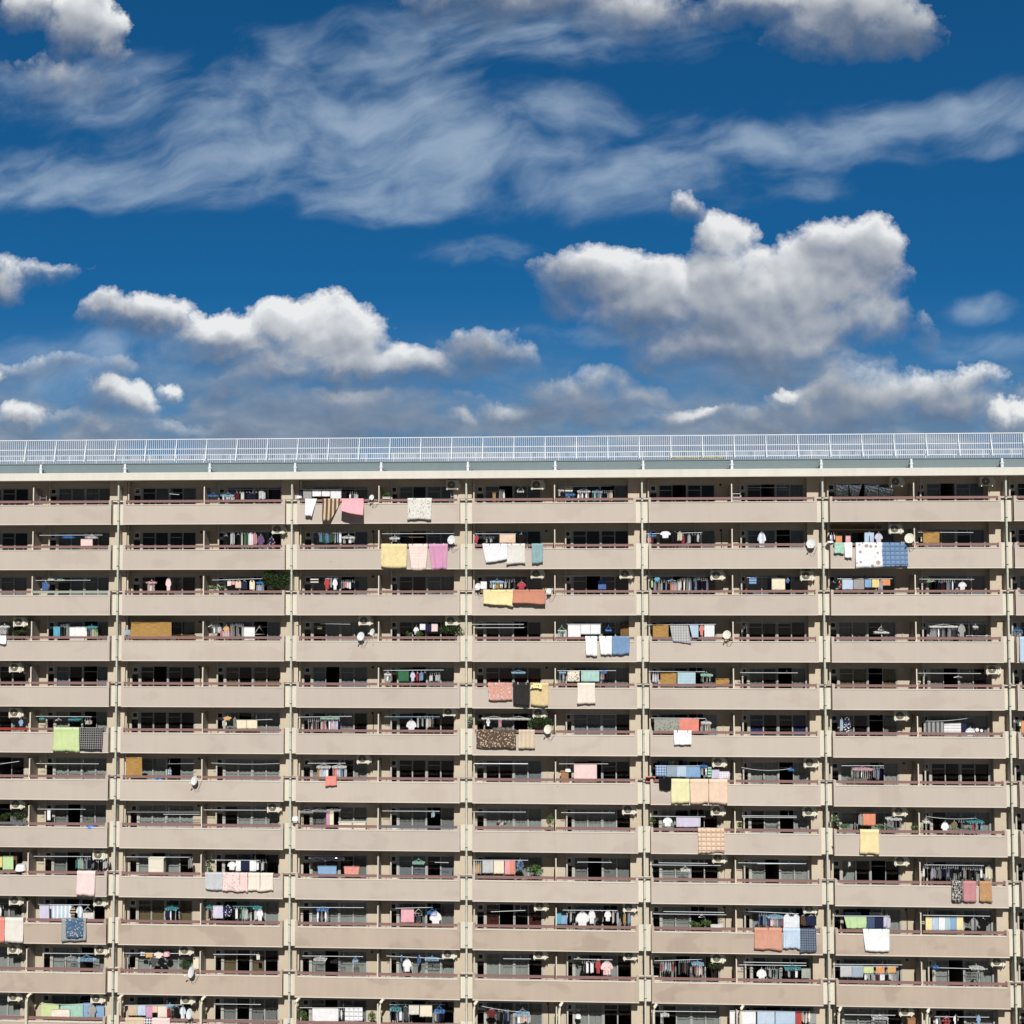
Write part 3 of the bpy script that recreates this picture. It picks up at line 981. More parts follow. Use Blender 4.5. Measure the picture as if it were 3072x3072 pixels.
def do_ph(T, x0, y0, x1, y1, mat='plastic_white', y=YPOLE - 0.03, drop=0, **kw):
    """pinch hanger: a flat frame on strings with small pegs"""
    y = float(y)
    a, b = T(x0, y1, y), T(x1, y1, y)
    top = T((x0 + x1) / 2, y0, y)
    mid = (a + b) / 2
    w = (b - a).length
    d = min(0.34, max(0.16, w * 0.6))
    z = mid.z + 0.04
    root = empty('pinch_hanger', mid)
    f = MB()
    x_0, x_1 = a.x, b.x
    ya_, yb_ = y - d / 2, y + d / 2
    loop = [(x_0, ya_, z), (x_1, ya_, z - 0.02), (x_1, yb_, z), (x_0, yb_, z + 0.02), (x_0, ya_, z)]
    for p, q in zip(loop, loop[1:]):
        f.tube([p, q], 0.012, 0, 6)
    f.tube([((x_0 + x_1) / 2, ya_, z), ((x_0 + x_1) / 2, yb_, z)], 0.010, 0, 5)
    f.tube([(x_0, y, z), (x_1, y, z)], 0.010, 0, 5)
    n = max(4, int(w / 0.075))
    for k in range(n):
        x = x_0 + w * (k + 0.5) / n
        f.box(x - 0.011, x + 0.011, ya_ - 0.006, ya_ + 0.006, z - 0.085, z - 0.008, 0)
        f.box(x - 0.011, x + 0.011, yb_ - 0.006, yb_ + 0.006, z - 0.085, z - 0.008, 0)
    child(f, 'frame', [mat], root)
    s = MB()
    zt = max(top.z, z + 0.10)
    for p in loop[:4]:
        s.tube([p, ((x_0 + x_1) / 2, y, zt)], 0.006, 0, 4)
    s.tube([((x_0 + x_1) / 2, y, zt), ((x_0 + x_1) / 2, y + 0.02, zt + 0.09), ((x_0 + x_1) / 2 + 0.02, y + 0.03, zt + 0.10)], 0.009, 0, 5)
    child(s, 'hook', [mat], root)
    thing(root, f'{PNAME.get(mat, "white")} peg frame on strings', 'peg hanger', 'peg hangers', mid)


def do_ac(T, x0, y0, x1, y1, **kw):
    """outdoor unit hung from the ceiling in a steel cradle"""
    ym = 0.46
    p = T((x0 + x1) / 2, y1, ym)
    pl, pr = T(x0, y1, ym), T(x1, y1, ym)
    j, b, h = where(p + Vector((0, 0, 0.2)))
    zs = soffit(j)
    W, D, H = 0.76, 0.28, 0.52
    xc = (pl.x + pr.x) / 2
    z0 = p.z + 0.03
    H = min(H, zs - z0 - 0.03)
    root = empty('air_conditioner', (xc, ym + D / 2, z0))
    c = MB()
    c.box(xc - W / 2, xc + W / 2, ym, ym + D, z0, z0 + H, 0)
    c.box(xc - W / 2 + 0.02, xc + W / 2 - 0.02, ym - 0.006, ym - 0.001, z0 + 0.02, z0 + 0.05, 0)
    child(c, 'casing', ['acbody'], root)
    side = 1 if pr.x > 99 else 1
    s = MB()
    s.box(xc + W / 2 + 0.001, xc + W / 2 + 0.10, ym + 0.06, ym + D - 0.04, z0 + 0.05, z0 + 0.30, 0)
    s.box(xc + W / 2 + 0.001, xc + W / 2 + 0.06, ym + 0.08, ym + D - 0.06, z0 + 0.30, z0 + 0.38, 0)
    child(s, 'valve_cover', ['acbody'], root)
    fx = xc - 0.06
    fz = z0 + H * 0.5
    rr = H * 0.43
    g = MB()
    g.tube([(fx, ym - 0.004, fz), (fx, ym - 0.001, fz)], rr, 0, 28)
    for q in range(1, 5):
        ring = [(fx + rr * q / 5 * math.cos(t * math.pi / 12), ym - 0.014, fz + rr * q / 5 * math.sin(t * math.pi / 12)) for t in range(25)]
        g.tube(ring, 0.004, 1, 4, False)
    g.tube([(fx, ym - 0.02, fz), (fx, ym - 0.004, fz)], rr * 0.2, 1, 12)
    child(g, 'fan_grille', ['acgrille', 'acbody'], root)
    for xx in (xc - W / 2 + 0.07, xc + W / 2 - 0.09):
        k = MB()
        k.box(xx - 0.022, xx + 0.022, ym - 0.045, ym - 0.017, z0 - 0.05, zs - 0.003, 0)
        k.box(xx - 0.022, xx + 0.022, ym + D + 0.02, ym + D + 0.05, z0 - 0.05, zs - 0.003, 0)
        k.box(xx - 0.020, xx + 0.020, ym - 0.016, ym + D + 0.019, z0 - 0.045, z0 - 0.004, 0)
        child(k, 'cradle', ['acbody'], root)
    hs = MB()
    hx = xc + W / 2 + 0.05
    hs.tube([(hx, ym + 0.15, z0 + 0.08), (hx + 0.02, ym + 0.2, z0 - 0.12), (hx + 0.05, YW - 0.30, z0 - 0.05), (hx + 0.12, YW - 0.1, zs - 0.15)], 0.03, 0, 6)
    child(hs, 'hose', ['drain'], root)
    thing(root, 'cream air conditioner unit hung from the ceiling', 'air conditioner', 'air conditioners hung under the balcony ceilings', p, (j, b, h))


def do_di(T, cx, cy, rp, tone='dish', y=-0.22, **kw):
    y = float(y)
    c = T(cx, cy, y)
    R_ = (T(cx, cy - rp, y) - c).length
    az, el = rad(float(kw.get('az', -22))), rad(16)
    nrm = Vector((math.sin(az) * math.cos(el), -math.cos(az) * math.cos(el), math.sin(el)))
    ux = Vector((0, 0, 1)).cross(nrm).normalized()
    uz = nrm.cross(ux)
    root = empty('satellite_dish', c)
    m = MB()
    rows = []
    for k in range(9):
        t = k / 8
        rows.append([c + (ux * math.cos(a) * 0.93 + uz * math.sin(a)) * (R_ * t) + nrm * (0.16 * R_ * 2 * (t * t - 1) * 0.5) for a in [2 * math.pi * q / 32 for q in range(32)]])
    m.grid(rows, 0, True, True)
    m.grid([[p - nrm * 0.012 for p in reversed(r_)] for r_ in rows], 0, True, True)
    m.grid([rows[-1], [p - nrm * 0.012 for p in rows[-1]]], 0, True, True)
    child(m, 'reflector', [tone], root)
    a = MB()
    foot = c - uz * R_ * 0.9
    lnb = c + nrm * R_ * 1.25 - uz * R_ * 0.75
    a.tube([foot - nrm * 0.05, lnb], 0.012, 0, 6)
    child(a, 'feed_arm', ['dish'], root)
    l = MB().tube([lnb + Vector((0, 0, -0.02)), lnb - nrm * 0.09 + uz * 0.06], 0.032, 0, 10)
    child(l, 'feed_horn', ['plastic_white'], root)
    j, b, h = where(c - Vector((0, 0, 0.05)))
    zr = ZB[j] + PH + RH
    k = MB()
    bk = c - nrm * 0.16
    k.tube([c - nrm * 0.10, bk, (bk.x, 0.0, zr - 0.08)], 0.022, 0, 8)
    k.tube([(bk.x, -0.04, zr - 0.45), (bk.x, -0.04, zr + 0.10)], 0.022, 0, 8)
    k.box(bk.x - 0.05, bk.x + 0.05, -0.06, 0.13, zr + 0.001, zr + 0.03, 0)
    child(k, 'mount', ['drain'], root)
    w = MB().tube([foot, foot + Vector((0.06, 0.10, -0.30)), foot + Vector((0.22, 0.17, -0.38)), Vector((bk.x + 0.32, -0.02, zr - 0.25)), Vector((bk.x + 0.34, 0.1, zr - 0.10))], 0.008, 0, 5)
    child(w, 'cable', ['plastic_black'], root)
    thing(root, 'white satellite dish clamped to the handrail', 'satellite dish', 'satellite dishes on the handrails', c, (j, b, h))


def leaves(m, c, rx, ry, rz, n, size, r, mi=0, shell=0.55):
    for _ in range(n):
        while True:
            d = Vector((r.uniform(-1, 1), r.uniform(-1, 1), r.uniform(-1, 1)))
            if 0.05 < d.length < 1:
                break
        k = d.length
        d = d / k * (shell + (1 - shell) * k) * r.uniform(0.75, 1.08)
        p = Vector((c.x + d.x * rx, c.y + d.y * ry, c.z + d.z * rz))
        a = Vector((r.gauss(0, 1), r.gauss(0, 1), r.gauss(0, 0.6))).normalized()
        b = a.cross(Vector((r.gauss(0, 1), r.gauss(0, 1), r.gauss(0, 1)))).normalized()
        s = size * r.uniform(0.6, 1.3)
        m.face([p - a * s, p + b * s * 0.45, p + a * s, p - b * s * 0.45], mi)


def do_pl(T, x0, y0, x1, y1, kind='shrub', mat='leaf2', y=0.42, n=None, base=None, size=0.05, lumps=4, **kw):
    y = float(y)
    a, b = T(x0, y1, y), T(x1, y0, y)
    s = nseed()
    r = random.Random(s)
    mid = (a + b) / 2
    w, hgt = abs(b.x - a.x), abs(b.z - a.z)
    j, bb, h = where(Vector((mid.x, 0, a.z + 0.03)))
    zf = ZB[j] + FL
    pr = min(0.2, max(0.10, w * 0.35))
    yp_ = max(y, 0.17 + pr * 1.15)
    root = empty('potted_plant', (mid.x, yp_, zf))
    m = MB()
    L = int(lumps)
    tot = int(n or (140 + 520 * w * hgt))
    cents = []
    for k in range(L):
        cx = a.x + w * (0.18 + 0.64 * ((k + 0.5) / L + r.uniform(-0.12, 0.12)))
        cz = a.z + hgt * r.uniform(0.35, 0.72)
        c = Vector((cx, y + r.uniform(-0.06, 0.06), cz))
        cents.append(c)
        leaves(m, c, w * (0.5 if L == 1 else 0.30), min(0.28, w * 0.4), hgt * r.uniform(0.28, 0.45), tot // L, float(size), r)
    child(m, 'foliage', [mat], root)
    st = MB()
    for c in cents:
        st.tube([(mid.x + (c.x - mid.x) * 0.2, yp_, zf + 0.2), ((mid.x + c.x) / 2, y, (zf + c.z) / 2 + 0.1), c], [0.018, 0.013, 0.006], 0, 6)
    child(st, 'stem', ['bark'], root)
    pm = MB()
    pm.tube([(mid.x, yp_, zf + 0.002), (mid.x, yp_, zf + 0.22), (mid.x, yp_, zf + 0.23), (mid.x, yp_, zf + 0.26)], [pr * 0.75, pr, pr * 1.12, pr * 1.12], 0, 16)
    child(pm, 'pot', ['pot'], root)
    if kw.get('fl'):
        f = MB()
        for c in cents:
            leaves(f, c, w * 0.28, 0.16, hgt * 0.36, 26, 0.035, r)
        child(f, 'blossom', [kw['fl']], root)
    thing(root, base or {'leaf': 'dark green leafy shrub standing on the balcony', 'leaf2': 'green leafy potted plant on the balcony'}[mat] if not kw.get('fl') else 'potted plant with white flowers', 'plant', 'plants on the balconies', mid, (j, bb, h))


def do_mt(T, x0, y0, x1, y1, mat='straw', y=0.20, noun='bamboo blind', **kw):
    y = float(y)
    tl, tr, bl, br = T(x0, y0, y), T(x1, y0 + float(kw.get('tr', 0)), y), T(x0 + float(kw.get('xl', 0)), y1, y), T(x1 + float(kw.get('xr', 0)), y1, y)
    r = random.Random(nseed())
    m = MB()
    rows = []
    for i in range(9):
        v = i / 8
        rows.append([(tl * (1 - u) + tr * u) * (1 - v) + (bl * (1 - u) + br * u) * v + Vector((0, 0.02 * math.sin(5 * u + 3 * v) + 0.012 * math.sin(14 * u), 0)) for u in [k / 16 for k in range(17)]])
    m.grid(rows)
    m.grid([[p + Vector((0, 0.015, 0)) for p in reversed(r_)] for r_ in rows])
    m.tube([tl + Vector((-0.03, -0.01, 0)), tr + Vector((0.03, -0.01, 0))], 0.018, 0, 6)
    o = m.build(noun.replace(' ', '_'), [mat], None, (tl + tr) / 2)
    thing(o, f'{"dark " if "dark" in mat else ""}straw-coloured {noun} hung behind the handrail', noun, 'bamboo blinds', (tl + br) / 2)


def do_bx(T, x0, y0, x1, y1, mat='acbody', y=0.75, noun='storage box', desc='cream', depth=0.4, toz=True, **kw):
    y = float(y)
    a, b = T(x0, y1, y), T(x1, y0, y)
    mid = (a + b) / 2
    j, bb, h = where(Vector((mid.x, 0, mid.z)))
    z0 = ZB[j] + FL + 0.003 if toz in (True, '1') else a.z
    root = empty(noun.replace(' ', '_'), (mid.x, y, z0))
    D = float(depth)
    m = MB()
    m.box(a.x, b.x, y, y + D, z0, b.z - 0.035, 0)
    child(m, 'body', [mat], root)
    child(MB().box(a.x - 0.025, b.x + 0.025, y - 0.03, y + D + 0.03, b.z - 0.034, b.z, 0), 'lid', [kw.get('lid', mat)], root)
    child(MB().box(a.x + 0.04, b.x - 0.04, y - 0.012, y - 0.001, max(z0, b.z - 0.6) + 0.05, b.z - 0.08, 0), 'door', [mat], root)
    thing(root, f'{desc} {noun} standing on the balcony', noun, 'boxes and cabinets on the balconies', mid)


def do_foil(T, x0, y0, x1, y1, mat='foil', y=YW - 0.04, **kw):
    y = float(y)
    tl, tr, bl, br = T(x0, y0, y), T(x1, y0, y), T(x0 + float(kw.get('xl', 0)), y1, y), T(x1 + float(kw.get('xr', 0)), y1, y)
    r = random.Random(nseed())
    ph = [r.uniform(0, 6) for _ in range(6)]
    m = MB()
    rows = []
    for i in range(15):
        v = i / 14
        rows.append([(tl * (1 - u) + tr * u) * (1 - v) + (bl * (1 - u) + br * u) * v + Vector((0, 0.03 * (math.sin(9 * v + 4 * abs(u - 0.5) * 6 + ph[0]) + 0.7 * math.sin(17 * v - 9 * u + ph[1]) + 0.5 * math.sin(23 * u + 6 * v + ph[2])) * v, -0.05 * (math.sin(math.pi * u) * (v < 0.3)))) for u in [k / 16 for k in range(17)]])
    m.grid(rows, 0, False)
    o = m.build('reflective_sheet', [mat], None, (tl + tr) / 2)
    thing(o, 'crinkled silver reflective sheet hung in front of the window' if mat == 'foil' else 'crumpled black film hung under the pole', 'reflective sheet', 'reflective sheets over the windows', (tl + br) / 2)


def do_hg(T, x0, y0, x1, y1, mat='plastic_white', y=YPOLE, **kw):
    """bare clothes hanger"""
    a, b, t = T(x0, y1, y), T(x1, y1, y), T((x0 + x1) / 2, y0, y)
    o = MB().tube([a, b, (t.x, y, t.z - 0.05), a], 0.012, 0, 6).tube([(t.x, y, t.z - 0.06), (t.x, y, t.z), (t.x + 0.03, y, t.z + 0.03)], 0.009, 0, 5).build('clothes_hanger', [mat], None, t)
    thing(o, f'empty {PNAME.get(mat, "white")} clothes hanger', 'clothes hanger', 'empty clothes hangers', t)


def do_tub(T, x0, y0, x1, y1, mat='plastic_white', y=0.40, **kw):
    """wash basin upside down or bucket on the rail or floor"""
    a, b = T(x0, y1, float(y)), T(x1, y0, float(y))
    c = (a + b) / 2
    R_ = (b.x - a.x) / 2
    hh = b.z - a.z
    m = MB().tube([(c.x, c.y, a.z), (c.x, c.y, a.z + 0.02), (c.x, c.y, b.z - 0.03), (c.x, c.y, b.z)], [R_, R_ * 0.98, R_ * 0.8, R_ * 0.72], 0, 18)
    o = m.build('wash_basin', [mat], None, c)
    thing(o, f'{PNAME.get(mat, "white")} plastic basin on the balcony', 'basin', 'basins on the balconies', c)


def do_rk(T, x0, y0, x1, y1, mat='steel', y=0.8, **kw):
    """folding drying rack or ladder: two uprights and rungs"""
    y = float(y)
    a, b = T(x0, y1, y), T(x1, y0, y)
    j, bb, h = where((a + b) / 2)
    zf = ZB[j] + FL
    root = empty('drying_rack', ((a.x + b.x) / 2, y, zf))
    m = MB()
    for x in (a.x, b.x):
        m.tube([(x, y, zf), (x, y, b.z)], 0.018, 0, 6)
    child(m, 'upright', [mat], root)
    m = MB()
    for k in range(4):
        z = b.z - k * max(0.2, (b.z - a.z) / 2.4)
        if z > zf:
            m.tube([(a.x, y, z), (b.x, y, z)], 0.014, 0, 6)
    child(m, 'rung', [mat], root)
    thing(root, 'metal folding rack standing on the balcony', 'drying rack', 'racks on the balconies', (a + b) / 2)


DO = dict(tw=do_tw, dr=do_dr, ts=do_ts, sh=do_sh, run=do_run, po=do_po, ln=do_ln, ph=do_ph, ac=do_ac, di=do_di, pl=do_pl, mt=do_mt, bx=do_bx, foil=do_foil, hg=do_hg, tub=do_tub, rk=do_rk)
VIEW = dict(a=(0, 1280, 2.1467), b=(850, 1280, 2.1467), c=(1380, 1280, 2.1467), d=(2172, 1280, 2.1467))
for k, x in enumerate((0, 610, 1220, 1830, 2432)):
    VIEW[f'e{k}'] = (x, 1700, 3.01875)
    VIEW[f'f{k}'] = (x, 2110, 3.01875)
for k, x in enumerate((0, 760, 1510, 2272)):
    VIEW[f'g{k}'] = (x, 2520, 2.415)


def num(s):
    try:
        return float(s)
    except ValueError:
        return None


